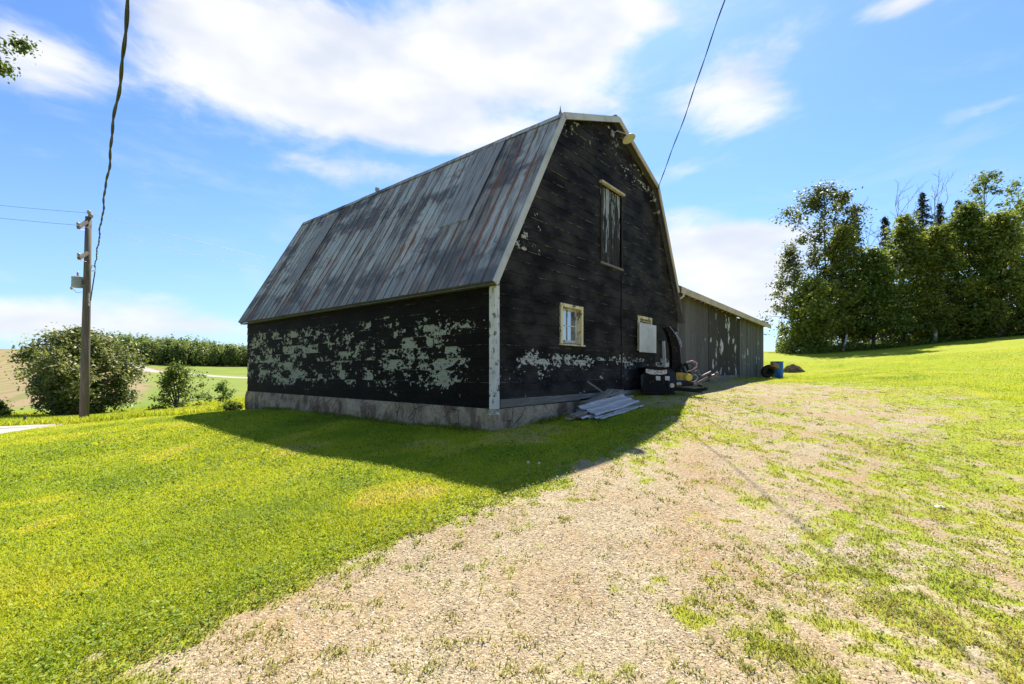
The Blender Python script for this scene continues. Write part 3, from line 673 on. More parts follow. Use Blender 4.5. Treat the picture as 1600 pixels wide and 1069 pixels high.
# ------------------------------------------------------------------ shed
shed = empty('shed', (BX, BY, 0), BA); tag(shed, 'long low grey board shed attached to the barn, with tan fascia', 'shed')
SP = .16; T0, T1 = 9.14, 22.9
def sz(t): return 4.30-.21*(t-9.0)/14.0       # eave drops slightly
def boards(mb, ta, tb, w, gap, zt, proud):
    t = ta
    while t < tb-.02:
        e = min(t+w*random.uniform(.85, 1.15), tb); mb.cur = random.random(); p = proud+random.uniform(0, .006)
        x0, x1 = t+gap, e-gap; zb = .75; za = zt(t)
        mb.box((x0, SP-p, zb), (x1, SP+.01, za)); t = e
mb = MB(); boards(mb, T0, 12.9, .6, .002, lambda t: sz(t)+.03, .008)
def mat_shed(name, dark, peel):
    m, nt, b = new_mat(name); P = nt.coord(); r = nt.attr('rnd')
    a = nt.noise(nt.scale(P, (5, 5, .5)), 1.6, 5, .65); f = nt.noise(nt.scale(P, (14, 14, 3)), 2.5, 4, .65); g = nt.noise(nt.scale(P, (1, 1, .7)), 2.2, 5, .6)
    k = nt.math('ADD', nt.math('MULTIPLY', a, .5), nt.math('ADD', nt.math('MULTIPLY', f, .3), nt.math('MULTIPLY', r, .2)))
    col = nt.mix(nt.mapr(k, .35, .65), tuple(x*.55 for x in dark), dark); col = nt.mix(nt.mapr(f, .55, .75, 0, .5), col, tuple(x*1.7 for x in dark))
    pk = nt.mapr(g, peel, peel+.015); col = nt.mix(pk, col, (.44,.44,.42))
    pset(nt, b, col, .9, 0, nt.bump(nt.math('ADD', a, f), .5, .01), .2); return m
M_shedA = mat_shed('grey_plywood_wall', (.125,.118,.110), .70); M_shedB = mat_shed('blackened_wall_flaking', (.055,.050,.045), .61); M_shedC = mat_shed('blue_grey_boards', (.135,.13,.13), .64)
mb.build('wall', M_shedA, shed)
mb = MB(); boards(mb, 12.92, 17.2, 1.4, .002, lambda t: sz(t)+.03, .02); mb.build('wall', M_shedB, shed)
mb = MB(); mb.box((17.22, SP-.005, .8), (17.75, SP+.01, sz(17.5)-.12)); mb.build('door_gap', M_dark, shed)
mb = MB(); boards(mb, 17.78, T1, .2, .006, lambda t: sz(t)+.03, .012); mb.build('wall', M_shedC, shed)
mb = MB(); mb.box((T0, SP+.012, .6), (T1, SP+.05, sz(T1)-.12)); mb.box((T1-.05, SP+.051, .6), (T1, 7.9, sz(T1)-.1)); mb.box((T0, 7.9, .6), (T1, 7.95, 4.0)); mb.build('wall_backing', M_greywood, shed)
mb = MB(); mb.add([(T1-.05, SP, sz(T1)-.1), (T1-.05, 8.1, sz(T1)-.1), (T1-.05, 4.1, sz(T1)+1.55), (T1, SP, sz(T1)-.1), (T1, 8.1, sz(T1)-.1), (T1, 4.1, sz(T1)+1.55)], [(0,1,2),(5,4,3),(0,2,5,3),(2,1,4,5)]); mb.build('end_gable', M_shedC, shed)
mb = MB(); mb.box((12.9, SP-.09, .9), (17.2, SP-.025, 1.36)); mb.build('sill_board', M_sillwood, shed)
# roof of the shed: eave toward the yard, ridge parallel to it
mb = MB(); se = []
Ms = MB()
SE = -.17
def shed_roof(mb, se, s_e, z_e, s_r, z_r):
    n = 46
    for i in range(n):
        a = 8.70+(T1+.28-8.70)*i/n; b_ = 8.70+(T1+.28-8.70)*(i+1)/n; mb.cur = random.random(); k = 6; vs = []
        for j in range(k+1):
            f = j/k; s = s_e+(s_r-s_e)*f
            sag = .04*math.sin(i*.35)*f
            for (t, h, q_) in ((a, .022, 1), (a+.03, 0, .7), (b_-.03, 0, .7), (b_, .022, 1)):
                vs.append((t, s, z_e+sz(t)-4.30+(z_r-z_e)*f+h+sag)); se.append(q_)
        mb.add(vs, [(j*4+x_, j*4+x_+1, (j+1)*4+x_+1, (j+1)*4+x_) for j in range(k) for x_ in range(3)])
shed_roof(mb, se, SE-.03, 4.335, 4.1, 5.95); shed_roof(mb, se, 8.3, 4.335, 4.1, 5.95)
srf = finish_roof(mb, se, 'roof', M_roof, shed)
mb = MB(); mb.add([(8.75, SE, 4.31), (T1+.24, SE, 4.31+sz(T1)-4.3), (T1+.24, 4.1, 5.92-.2), (8.75, 4.1, 5.92), (8.75, SE, 4.25), (T1+.24, SE, 4.25+sz(T1)-4.3), (T1+.24, 4.1, 5.86-.2), (8.75, 4.1, 5.86)], [(0,1,2,3),(7,6,5,4),(0,4,5,1),(1,5,6,2),(3,7,4,0)]); mb.build('roof_deck', M_greywood, srf)
mb = MB()
def slanted(mb, t0, t1, s0, s1, dz0, dz1):
    za, zb = sz(t0), sz(t1)
    mb.add([(t0,s0,za+dz0),(t1,s0,zb+dz0),(t1,s1,zb+dz0),(t0,s1,za+dz0),(t0,s0,za+dz1),(t1,s0,zb+dz1),(t1,s1,zb+dz1),(t0,s1,za+dz1)], [(0,3,2,1),(4,5,6,7),(0,1,5,4),(1,2,6,5),(2,3,7,6),(3,0,4,7)])
slanted(mb, 8.98, T1+.26, SE-.026, SE-.002, -.17, .028); mb.build('fascia', M_tan, shed)
t = 9.3
while t < T1: mb = MB(); mb.box((t, SE, sz(t)-.09), (t+.05, SP-.025, sz(t)-.0)); t += .61; mb.build('rafter_tail', M_tan, shed)
mb = MB(); mb.tube([(9.16, -.19, 4.16), (9.16, -.19, 4.05), (9.16, .06, 3.9), (9.16, .08, 1.2)], .04, 10); mb.build('downspout', mat_trim('chalky_downspout', (.62,.55,.42), (.3,.25,.18), .62), shed, smooth=True)
mb = MB(); mb.tube([(9.9, 4.1, 5.9), (9.9, 4.1, 6.5)], [.012, .006], 6); mb.lathe([(0, 0), (.06, .04), (0, .12)], (9.9, 4.1, 6.05), 8); mb.build('lightning_rod', M_steel, srf)

# ------------------------------------------------------------------ camera, sun, sky (first part)
cam = bpy.data.cameras.new('camera'); co = bpy.data.objects.new('camera', cam); C.objects.link(co)
co.location = (0, 0, HC); co.rotation_euler = (R(90), 0, 0)
cam.sensor_width = 36; cam.lens = F/1600*36; cam.shift_y = (V0-534.5)/1600; cam.clip_end = 8000; cam.clip_start = .05
scene.camera = co
SUN = Vector((.175, .732, 1.0)).normalized(); el = math.asin(SUN.z); az = math.atan2(SUN.x, SUN.y)
sl = bpy.data.lights.new('sun', 'SUN'); so = bpy.data.objects.new('sun', sl); C.objects.link(so)
sl.energy = 5.0; sl.angle = R(.53); sl.color = (1.0, .95, .86)
so.rotation_euler = (-SUN).to_track_quat('-Z', 'Y').to_euler()

wd = bpy.data.worlds.new('World'); scene.world = wd; wd.use_nodes = True
def build_world():
    nt = NT(wd.node_tree); bg = wd.node_tree.nodes['Background']
    sky = nt.node('ShaderNodeTexSky', sky_type='NISHITA'); sky.sun_disc = False; sky.sun_elevation = el; sky.sun_rotation = az
    sky.altitude = 300; sky.air_density = 1.0; sky.dust_density = .6; sky.ozone_density = 2.0
    g = nt.coord('Generated'); x = nt.sep(g)
    A = nt.math('ARCTAN2', x[0], x[1]); E = nt.math('ARCSINE', x[2])
    def ae(u, v):
        a = math.atan((u-U0)/F); return a, math.atan((V0-v)/F*math.cos(a))
    blobs = [(430,110,200,95,.9),(640,120,240,110,1.25),(850,70,165,100,1.1),(985,25,120,38,.75),(700,208,190,26,.85),(330,80,110,70,.55),(60,95,110,75,.95),
             (1135,140,95,60,.95),(1180,185,60,25,.5),(560,272,150,22,.6),(1090,265,90,18,.55),(1420,6,70,22,.9),(1090,330,110,16,.45),(1540,170,70,14,.4),
             (260,505,230,34,1.1),(20,500,90,30,.9),(1120,410,120,62,1.15),(1190,470,80,60,.9),(1160,372,120,22,.8),(1480,400,260,20,.35),(200,260,160,18,.3)]
    tot = None
    for (u, v, ru, rv, w) in blobs:
        a, e = ae(u, v); a1, _ = ae(u+ru, v); a0, _ = ae(u-ru, v); _, e1 = ae(u, v-rv); _, e0 = ae(u, v+rv)
        p = nt.math('DIVIDE', nt.math('SUBTRACT', A, a), (a1-a0)/2); q = nt.math('DIVIDE', nt.math('SUBTRACT', E, e), max((e1-e0)/2, .01))
        d = nt.math('ADD', nt.math('MULTIPLY', p, p), nt.math('MULTIPLY', q, q))
        k = nt.math('MULTIPLY', nt.math('EXPONENT', nt.math('MULTIPLY', d, -.9)), w)
        tot = k if tot is None else nt.math('ADD', tot, k)
    # generic cloud field for the rest of the sky
    front = nt.mapr(x[1], -.1, .45)
    pl = nt.comb(nt.math('MULTIPLY', A, 2.2), nt.math('MULTIPLY', E, 5.0), 0)
    n1 = nt.noise(pl, 2.2, 8, .58, .35); n2 = nt.noise(nt.scale(pl, (1, 1, 1), (3, 9, 1)), 7.0, 6, .6, .2); n3 = nt.noise(nt.scale(pl, (.8, 1.2, 1), (13, 2, 4)), 2.4, 7, .6, .3)
    other = nt.math('MULTIPLY', nt.mapr(n3, .45, .7), nt.math('SUBTRACT', 1.0, front))
    tot = nt.math('ADD', tot, other)
    nn = nt.math('ADD', nt.math('MULTIPLY', n1, .70), nt.math('ADD', nt.math('MULTIPLY', n2, .12), nt.math('MULTIPLY', n3, .18)))
    dens = nt.math('ADD', nt.math('MULTIPLY', tot, .62), nt.math('MULTIPLY', nt.math('SUBTRACT', nn, .5), 1.9))
    c = nt.mapr(dens, .16, .74)
    wisp = nt.math('MULTIPLY', nt.mapr(n3, .5, .75), .22); c = nt.math('MAXIMUM', c, wisp)
    c = nt.math('MULTIPLY', c, nt.mapr(x[2], -.02, .03))
    shade = nt.mapr(nt.noise(nt.scale(pl, (1, 1, 1), (5, 2, 8)), 2.0, 3, .5), .38, .68)
    cc = nt.mix(shade, (9.6,9.6,9.7), (7.3,7.7,8.5))
    hz = nt.mapr(x[2], .0, .42, .42, 0)
    skyc = nt.mix(1.0, sky.outputs[0], (1.06,1.46,1.95), 'MULTIPLY'); skyc = nt.mix(hz, skyc, (5.2,6.9,8.6))
    out = nt.mix(nt.math('MULTIPLY', c, .93), skyc, cc)
    nt.inp(bg.inputs[0], out); bg.inputs[1].default_value = .051
build_world()
vs_ = scene.view_settings; vs_.view_transform = 'Standard'; vs_.look = 'None'; vs_.exposure = 1.12; vs_.gamma = 1
#@@PART2@@
# ------------------------------------------------------------------ grass, weeds and stones
def in_buildings(x, y):
    dx = x-BX; dy = y-BY; t = dx*EX.x+dy*EX.y; s = dx*EY.x+dy*EY.y
    return ((t > -.02) & (t < W+.1) & (s > -.04) & (s < L)) | ((t > W) & (t < T1+.1) & (s > SP-.02) & (s < 8))
def wedge(n, r0, r1, a=56, power=0.0):
    th = R(1)*rng.uniform(-a, a, n); r = np.exp(rng.uniform(math.log(r0), math.log(r1), n)); return r*np.sin(th), r*np.cos(th), r
def blades(x, y, z, h, w, lean, rnd, name, mat):
    """bent blades: 5 vertices, a quad folded over into a tip triangle"""
    n = len(x); a = rng.uniform(0, 2*np.pi, n); b = a+rng.uniform(-1.2, 1.2, n)+np.pi/2
    wx, wy = np.cos(a)*w/2, np.sin(a)*w/2; lx, ly = np.cos(b)*lean*h, np.sin(b)*lean*h
    V = np.empty((n, 5, 3))
    V[:,0] = np.stack([x-wx, y-wy, z-.004], -1); V[:,1] = np.stack([x+wx, y+wy, z-.004], -1)
    V[:,2] = np.stack([x+wx*.8+lx*.35, y+wy*.8+ly*.35, z+h*.62], -1); V[:,3] = np.stack([x-wx*.8+lx*.35, y-wy*.8+ly*.35, z+h*.62], -1)
    V[:,4] = np.stack([x+lx, y+ly, z+h*np.sqrt(np.clip(1-lean**2*.6, .1, 1))], -1)
    i = np.arange(n)[:,None]*5
    T = np.concatenate([i+np.array([[0,1,2]]), i+np.array([[0,2,3]]), i+np.array([[3,2,4]])], 0)
    o = np_mesh(name, V.reshape(-1, 3), T, mat, {'rnd': np.repeat(rnd, 5)}); tag(o, kind='stuff'); return o
M_grass = leaf_mat('lawn_grass', [(0,(.095,.165,.012)),(.25,(.26,.355,.018)),(.55,(.46,.50,.022)),(.8,(.61,.56,.045)),(1,(.65,.53,.20))], .52, .6)
N = 1500000
x, y, r = wedge(N, 1.5, 42)
c_, g_ = cover(x, y)
dens = np.where(g_ > .9, 1.0, .42*c_**1.4)
dry = fbm(x*.45, y*.45, 3, 61)+.05*np.sin((y-.25*x)*1.9)*sstep(5, 12, r)
keep = (rng.random(N) < dens*(.55+.45*vnoise(x*9, y*9, 3)*2)) & ~in_buildings(x, y) & ~in_lane(x, y)
x, y, r, g_, dry = (k[keep] for k in (x, y, r, g_, dry)); z = hgt(x, y); n = len(x)
lush = g_ > .9
h = np.where(lush, rng.uniform(.018, .044, n), rng.uniform(.008, .026, n))*(.55+.9*vnoise(x*1.3, y*1.3, 8)**1.5+.35*vnoise(x*6, y*6, 18))*np.clip(1+(r-12)*.012, 1, 1.35)
w = .0022+.0010*r*rng.uniform(.7, 1.3, n)
tuft = fbm(x*3.1, y*3.1, 2, 19)
rnd = np.clip(.14+.70*(dry-.25)+.22*rng.random(n)+.25*(tuft-.5)+.35*sstep(.62, .75, fbm(x*.8+5, y*.8, 3, 66))+np.where(lush, 0, .12), 0, 1)
M_weed = leaf_mat('gravel_weeds', [(0,(.10,.145,.016)),(.4,(.225,.255,.028)),(.75,(.36,.34,.06)),(1,(.46,.36,.15))], .5, .6)
lean = rng.uniform(.45, 1.25, n); w = np.minimum(w, .016)
for m_, nm_, mt_ in ((lush, 'grass', M_grass), (~lush, 'thin_grass', M_weed)): blades(x[m_], y[m_], z[m_], h[m_], w[m_], lean[m_], rnd[m_], nm_, mt_)
# clover and other broad leaves, mostly along the ragged edge of the lawn
N = 170000
x, y, r = wedge(N, 1.5, 14)
c_, g_ = cover(x, y); sd = edge_sd(x, y)
p = np.where(g_ > .9, .18+.8*sstep(.52, .68, fbm(x*1.1, y*1.1, 3, 90)), .12*c_) + np.where((sd > -.05) & (sd < .8), .6, 0)*c_
keep = (rng.random(N) < p) & ~in_buildings(x, y); x, y, r = x[keep], y[keep], r[keep]; z = hgt(x, y); n = len(x)
def flakes(P, size, nrm, rnd, name, mat, aspect=.62, parent=None):
    """leaf-sized rhombs with a slight fold"""
    n = len(P); nrm = nrm/np.linalg.norm(nrm, axis=1, keepdims=True)
    q = rng.normal(size=(n, 3)); u = np.cross(nrm, q); u /= np.linalg.norm(u, axis=1, keepdims=True)+1e-9; v = np.cross(nrm, u)
    s = size[:,None]; V = np.empty((n, 4, 3))
    V[:,0] = P-u*s; V[:,1] = P-v*s*aspect+nrm*s*.18; V[:,2] = P+u*s; V[:,3] = P+v*s*aspect+nrm*s*.18
    i = np.arange(n)[:,None]*4; T = np.concatenate([i+np.array([[0,1,2]]), i+np.array([[0,2,3]])], 0)
    return np_mesh(name, V.reshape(-1, 3), T, mat, {'rnd': np.repeat(rnd, 4)}, parent=parent)
M_clover = leaf_mat('clover_leaves', [(0,(.11,.19,.012)),(.5,(.21,.30,.018)),(.85,(.32,.38,.025)),(1,(.40,.44,.08))], .45, .6)
nr_ = rng.normal(size=(n, 3))*.45+np.array([0, 0, 1.0])
o = flakes(np.stack([x, y, z+rng.uniform(.012, .05, n)], -1), (.005+.0016*r)*rng.uniform(.6, 1.3, n), nr_, rng.random(n), 'clover', M_clover, .8); tag(o, kind='stuff')
# tufts of weeds in the gravel
N = 14000
x, y, r = wedge(N, 1.6, 24); c_, g_ = cover(x, y)
keep = (g_ < .85) & (rng.random(N) < (.16+.8*g_)*(.4+1.0*sstep(.4, .62, fbm(x*.9, y*.9, 3, 29)))) & ~in_buildings(x, y); x, y, r, g_ = x[keep], y[keep], r[keep], g_[keep]; nt_ = len(x)
k = (4+28*rng.random(nt_)**2.2).astype(int); ii = np.repeat(np.arange(nt_), k); n = len(ii); sp = (.02+.04*rng.random(nt_)**2)[ii]*(1+.05*r[ii])
X = x[ii]+rng.normal(size=n)*sp; Y = y[ii]+rng.normal(size=n)*sp
blades(X, Y, hgt(X, Y), rng.uniform(.012, .036, n)*(.5+.9*rng.random(nt_))[ii], np.minimum((.003+.0013*r[ii])*rng.uniform(.7, 1.4, n), .02), rng.uniform(.7, 1.6, n), np.clip(.32+.5*rng.random(nt_)[ii]*.8+.25*rng.random(n), 0, 1), 'weeds', M_weed)
# weeds along the foot of the foundation
n = 5200; f = rng.random(n); wl = rng.random(n) < .6
tt = np.where(wl, -.10-.16*rng.random(n)**1.5, .3+7.5*f); ss = np.where(wl, L*f, -.16-.2*rng.random(n)**1.5)
xs = BX+EX.x*tt+EY.x*ss; ys = BY+EX.y*tt+EY.y*ss; kp = rng.random(n) < sstep(.3, .6, vnoise(xs*1.1, ys*1.1, 55))
xs, ys = xs[kp], ys[kp]; n = len(xs); blades(xs, ys, hgt(xs, ys), rng.uniform(.04, .17, n)*(.5+.9*vnoise(xs*2, ys*2, 51)), rng.uniform(.006, .016, n), rng.uniform(.3, 1.2, n), .7*rng.random(n), 'weeds', M_weed)
# loose stones of the driveway
def stones(N, r0, r1, smin, smax, name):
    x, y, r = wedge(N, r0, r1); c_, g_ = cover(x, y)
    keep = (rng.random(N) < np.clip(1-c_*.85, .02, 1)*(g_ < .93)*(.22+.95*sstep(.34, .58, fbm(x*1.6, y*1.6, 3, 83)))) & ~in_buildings(x, y); x, y, r = x[keep], y[keep], r[keep]; n = len(x)
    base = np.array([(1,0,0),(0,1,0),(-1,0,0),(0,-1,0),(.5,.4,.75),(-.55,-.3,.7),(.2,-.5,.6),(0,0,-.7)], float)
    fc = np.array([(0,1,4),(1,5,4),(1,2,5),(2,3,5),(3,6,5),(4,5,6),(3,0,6),(0,4,6)])
    s = (smin+(smax-smin)*rng.random(n)**3.4)*(.7+.10*r); a = rng.uniform(0, 6.283, n)
    V = base[None]*rng.uniform(.62, 1.2, (n, 8, 3))*np.stack([rng.uniform(.7, 1.25, n), rng.uniform(.6, 1, n), rng.uniform(.4, .8, n)], -1)[:,None]*s[:,None,None]
    ca, sa = np.cos(a)[:,None], np.sin(a)[:,None]; vx = V[:,:,0]*ca-V[:,:,1]*sa; vy = V[:,:,0]*sa+V[:,:,1]*ca
    V = np.stack([vx+x[:,None], vy+y[:,None], V[:,:,2]+(hgt(x, y)+s*.1)[:,None]], -1)
    T = (np.arange(n)[:,None,None]*8+fc[None]).reshape(-1, 3)
    m, nt, b = new_mat('limestone_chip'); q = nt.attr('rnd')
    col = nt.ramp(q, [(0,(.155,.112,.065)),(.2,(.335,.266,.158)),(.55,(.45,.373,.234)),(.85,(.525,.455,.312)),(1,(.61,.555,.44))])
    pset(nt, b, nt.mix(nt.mapr(nt.noise(nt.coord(), 90, 3), .35, .7, 0, .4), col, (.29,.22,.155)), .9, 0, None, .2)
    o = np_mesh(name, V.reshape(-1, 3), T, m, {'rnd': np.repeat(rng.random(n), 8)}); tag(o, kind='stuff')
stones(360000, 1.5, 24, .0020, .0112, 'gravel')
# taller grass along the lane and the foot of the trees
def tallgrass(xs, ys, hmin, hmax, w, name, bias=.3):
    n = len(xs); blades(xs, ys, hgt(xs, ys), rng.uniform(hmin, hmax, n), w*rng.uniform(.7, 1.3, n), rng.uniform(.2, .9, n), np.clip(bias+.5*fbm(xs*.5, ys*.5, 2, 4)-.25+.3*rng.random(n), 0, 1), name, M_grass)
n = 60000; a_ = rng.uniform(-50, -24, n)*R(1); r_ = np.exp(rng.uniform(math.log(23), math.log(48), n)); xs = r_*np.sin(a_); ys = r_*np.cos(a_)
kp = ~in_lane(xs, ys) & ~in_buildings(xs, ys); tallgrass(xs[kp], ys[kp], .06, .30, .03, 'meadow_grass', .42)

# ------------------------------------------------------------------ trees
def crown_points(n, cx, cy, z0, z1, rad, shape, seed, hollow=.35):
    g = np.random.default_rng(seed); out = []
    while len(out) < n:
        f = g.random(); a = g.uniform(0, 6.283); 
        if shape == 'round': e = math.sqrt(max(0, 1-(2*f-1)**2))*(1 if f > .5 else .75+.25*f*2)
        elif shape == 'mound': e = math.sqrt(max(0, 1-f**2.2))*(.86+.14*min(1, f*6))
        elif shape == 'column': e = min(1, (1-f)*1.7)**.75*min(1, .8+f*1.2)
        elif shape == 'vase': e = (.45+.55*math.sin(min(1, f*1.1)*math.pi*.62))*min(1, (1-f)*4)**.5
        else: e = 1-f
        lob = .72+.38*math.sin(a*3+seed)+.22*math.sin(a*5+f*7+seed*2); lob = min(1.15, max(.45, lob))
        q = (hollow+(1-hollow)*g.random())**.5*e*lob*rad
        out.append((cx+q*math.cos(a), cy+q*math.sin(a), z0+f*(z1-z0)))
    return np.array(out)
def tree(name, label, cat, base, zt, zc, rad, shape, seed, mat, ncl=110, per=70, lsize=.13, crad=.42, trunk_r=.16, bark=None, stems=1, group=None, hollow=.3, flat=.5, lo=0.0, hi=1.0, twigs=.6):
    g = np.random.default_rng(seed); bx, by = base; bz = h1(bx, by)
    root = empty(name, (bx, by, bz)); tag(root, label, cat, group)
    cp = crown_points(ncl, 0, 0, zc-bz, zt-bz, rad, shape, seed, hollow); H = zt-bz
    mb = MB(); sk = []
    for s in range(stems):
        ox, oy = g.normal(size=2)*(.0 if stems == 1 else rad*.22); top = H*(.9 if stems == 1 else g.uniform(.6, .9)); pts = []; rs = []
        m = 9
        for i in range(m):
            f = i/(m-1); pts.append((ox*f+math.sin(f*3+seed+s)*.05*H*.3*f, oy*f+math.cos(f*2.5+seed+s)*.05*H*.25*f, -.25+f*(top+.25))); rs.append(trunk_r*(1-.85*f)/(1 if stems == 1 else 1.6)+.012)
        rs[0] *= 1.25
        mb.tube(pts, rs, 7); sk += [(np.array(p), q) for p, q in zip(pts[1:], rs[1:])]
    K = np.array([p for p, q in sk])
    for i, c in enumerate(cp):
        if g.random() > twigs: continue
        d = np.linalg.norm(K-c, axis=1)+np.where(K[:,2] > c[2]-.05*H, 50, 0)+.0; k = int(d.argmin())
        if d[k] > 49: k = int(np.linalg.norm(K-c, axis=1).argmin())
        a = K[k]; mid = (a+c)/2+np.array([0, 0, .06*np.linalg.norm(c-a)])+g.normal(size=3)*.05
        r0 = min(sk[k][1]*.55, trunk_r*.35)+.006; mb.tube([tuple(a), tuple(mid), tuple(c)], [r0, r0*.6, r0*.25], 5, False)
    mb.build('trunk', bark or M_bark, root, smooth=True)
    ii = np.repeat(np.arange(ncl), g.integers(int(per*.5), int(per*1.5), ncl)); n = len(ii)
    cr_ = crad*(.6+.8*g.random(ncl)); off = g.normal(size=(n, 3))*cr_[ii][:,None]*np.array([.62, .62, .42])
    P = cp[ii]+off; P[:,2] = np.maximum(P[:,2], .05)
    nrm = g.normal(size=(n, 3))*flat+np.array([0, 0, .7])+off*.5
    tone = g.random(ncl); rnd = np.clip(lo+(hi-lo)*(.5*tone[ii]+.5*g.random(n)), 0, 1)
    flakes(P, lsize*g.uniform(.6, 1.3, n), nrm, rnd, 'crown', mat, .6, parent=root)
    return root
def spruce(name, label, base, zt, rad, seed, mat, group=None, z_low=.5):
    g = np.random.default_rng(seed); bx, by = base; bz = h1(bx, by); H = zt-bz
    root = empty(name, (bx, by, bz)); tag(root, label, 'spruce tree', group)
    mb = MB(); mb.tube([(0, 0, -.2), (0, 0, H*.5), (0, 0, H)], [.16, .09, .012], 7); Ps = []; Ns = []
    z = H*z_low
    while z < H*.985:
        f = z/H; L_ = rad*(1-f)*g.uniform(.75, 1.1)+.10
        for j in range(int(5+3*(1-f))):
            a = g.uniform(0, 6.283); l = L_*g.uniform(.55, 1.1); tip = (math.cos(a)*l, math.sin(a)*l, z-l*.22)
            if f < .9: mb.tube([(0, 0, z+.05), (tip[0]*.5, tip[1]*.5, z-l*.05), tip], [.022, .014, .005], 4, False)
            m = int(14+26*l); q = g.random(m)**.7
            P = np.stack([tip[0]*q, tip[1]*q, z+(tip[2]-z)*q*q+.0], -1)+g.normal(size=(m, 3))*np.array([.11, .11, .09])*(1.2-.5*q)[:,None]
            Ps.append(P); Ns.append(g.normal(size=(m, 3))*.6+np.array([0, 0, .6]))
        z += .18+.22*(1-f)*g.uniform(.7, 1.2)
    mb.build('trunk', M_bark, root, smooth=True)
    P = np.concatenate(Ps); n = len(P); flakes(P, g.uniform(.06, .15, n), np.concatenate(Ns), g.random(n), 'crown', mat, .38, parent=root); return root
def dead_tree(name, label, base, zt, seed, group=None):
    g = np.random.default_rng(seed); bx, by = base; bz = h1(bx, by); H = zt-bz
    root = empty(name, (bx, by, bz)); tag(root, label, 'bare tree', group); mb = MB()
    br = MB()
    def grow(m, p, d, l, r, dep):
        pts = [p]; rs = [r]; q = np.array(p); d = np.array(d)
        for i in range(4):
            d = d+g.normal(size=3)*.10; d[2] += .05; d /= np.linalg.norm(d); q = q+d*l/4; pts.append(tuple(q)); rs.append(r*(1-.2*(i+1))+.004)
            if dep < 3 and i > 0:
                for _ in range(1 if dep else 2):
                    e = d+g.normal(size=3)*.55; e[2] = abs(e[2])*.8+.35; e /= np.linalg.norm(e); grow(br, tuple(q), e, l*g.uniform(.35, .55), r*.5, dep+1)
        m.tube(pts, rs, 5, False)
    t0 = H*.55; mb.tube([(0, 0, -.2), (.05, 0, t0*.5), (0, .05, t0)], [.15, .12, .09], 7); mb.build('trunk', M_deadwood, root, smooth=True)
    grow(br, (0, .05, t0-.05), (g.normal()*.06, 0, 1), (H-t0)*.60, .06, 0)
    for _ in range(2): grow(br, (0, .05, t0*g.uniform(.85, 1)), (g.normal()*.4, g.normal()*.3, .9), (H-t0)*.45, .045, 1)
    br.build('branches', M_deadwood, root); return root

LM = {
 'olive': leaf_mat('olive_leaves', [(0,(.09,.13,.022)),(.4,(.20,.245,.04)),(.75,(.30,.33,.06)),(1,(.42,.42,.10))], .55),
 'green': leaf_mat('green_leaves', [(0,(.07,.115,.02)),(.4,(.145,.20,.033)),(.75,(.22,.275,.05)),(1,(.33,.37,.09))], .55),
 'poplar': leaf_mat('poplar_leaves', [(0,(.05,.07,.02)),(.45,(.11,.135,.035)),(.8,(.19,.20,.08)),(1,(.36,.36,.22))], .42, .42),
 'spruce': leaf_mat('spruce_needles', [(0,(.012,.026,.012)),(.5,(.024,.042,.018)),(1,(.05,.07,.03))], .12),
 'pale': leaf_mat('pale_backed_leaves', [(0,(.06,.10,.022)),(.4,(.125,.165,.035)),(.66,(.18,.20,.06)),(.82,(.38,.37,.18)),(1,(.60,.56,.36))], .5, .42),
 'shrub': leaf_mat('shrub_leaves', [(0,(.05,.085,.012)),(.5,(.115,.165,.02)),(1,(.24,.28,.05))], .48),
 'bright': leaf_mat('bright_young_leaves', [(0,(.05,.10,.012)),(.5,(.11,.19,.02)),(1,(.20,.28,.05))], .45),
}
def at(u, Y): return ((u-U0)/F*Y, Y)
def zat(v, Y): return HC-(v-V0)/F*Y
WG = 'trees of the dense windbreak on the right'
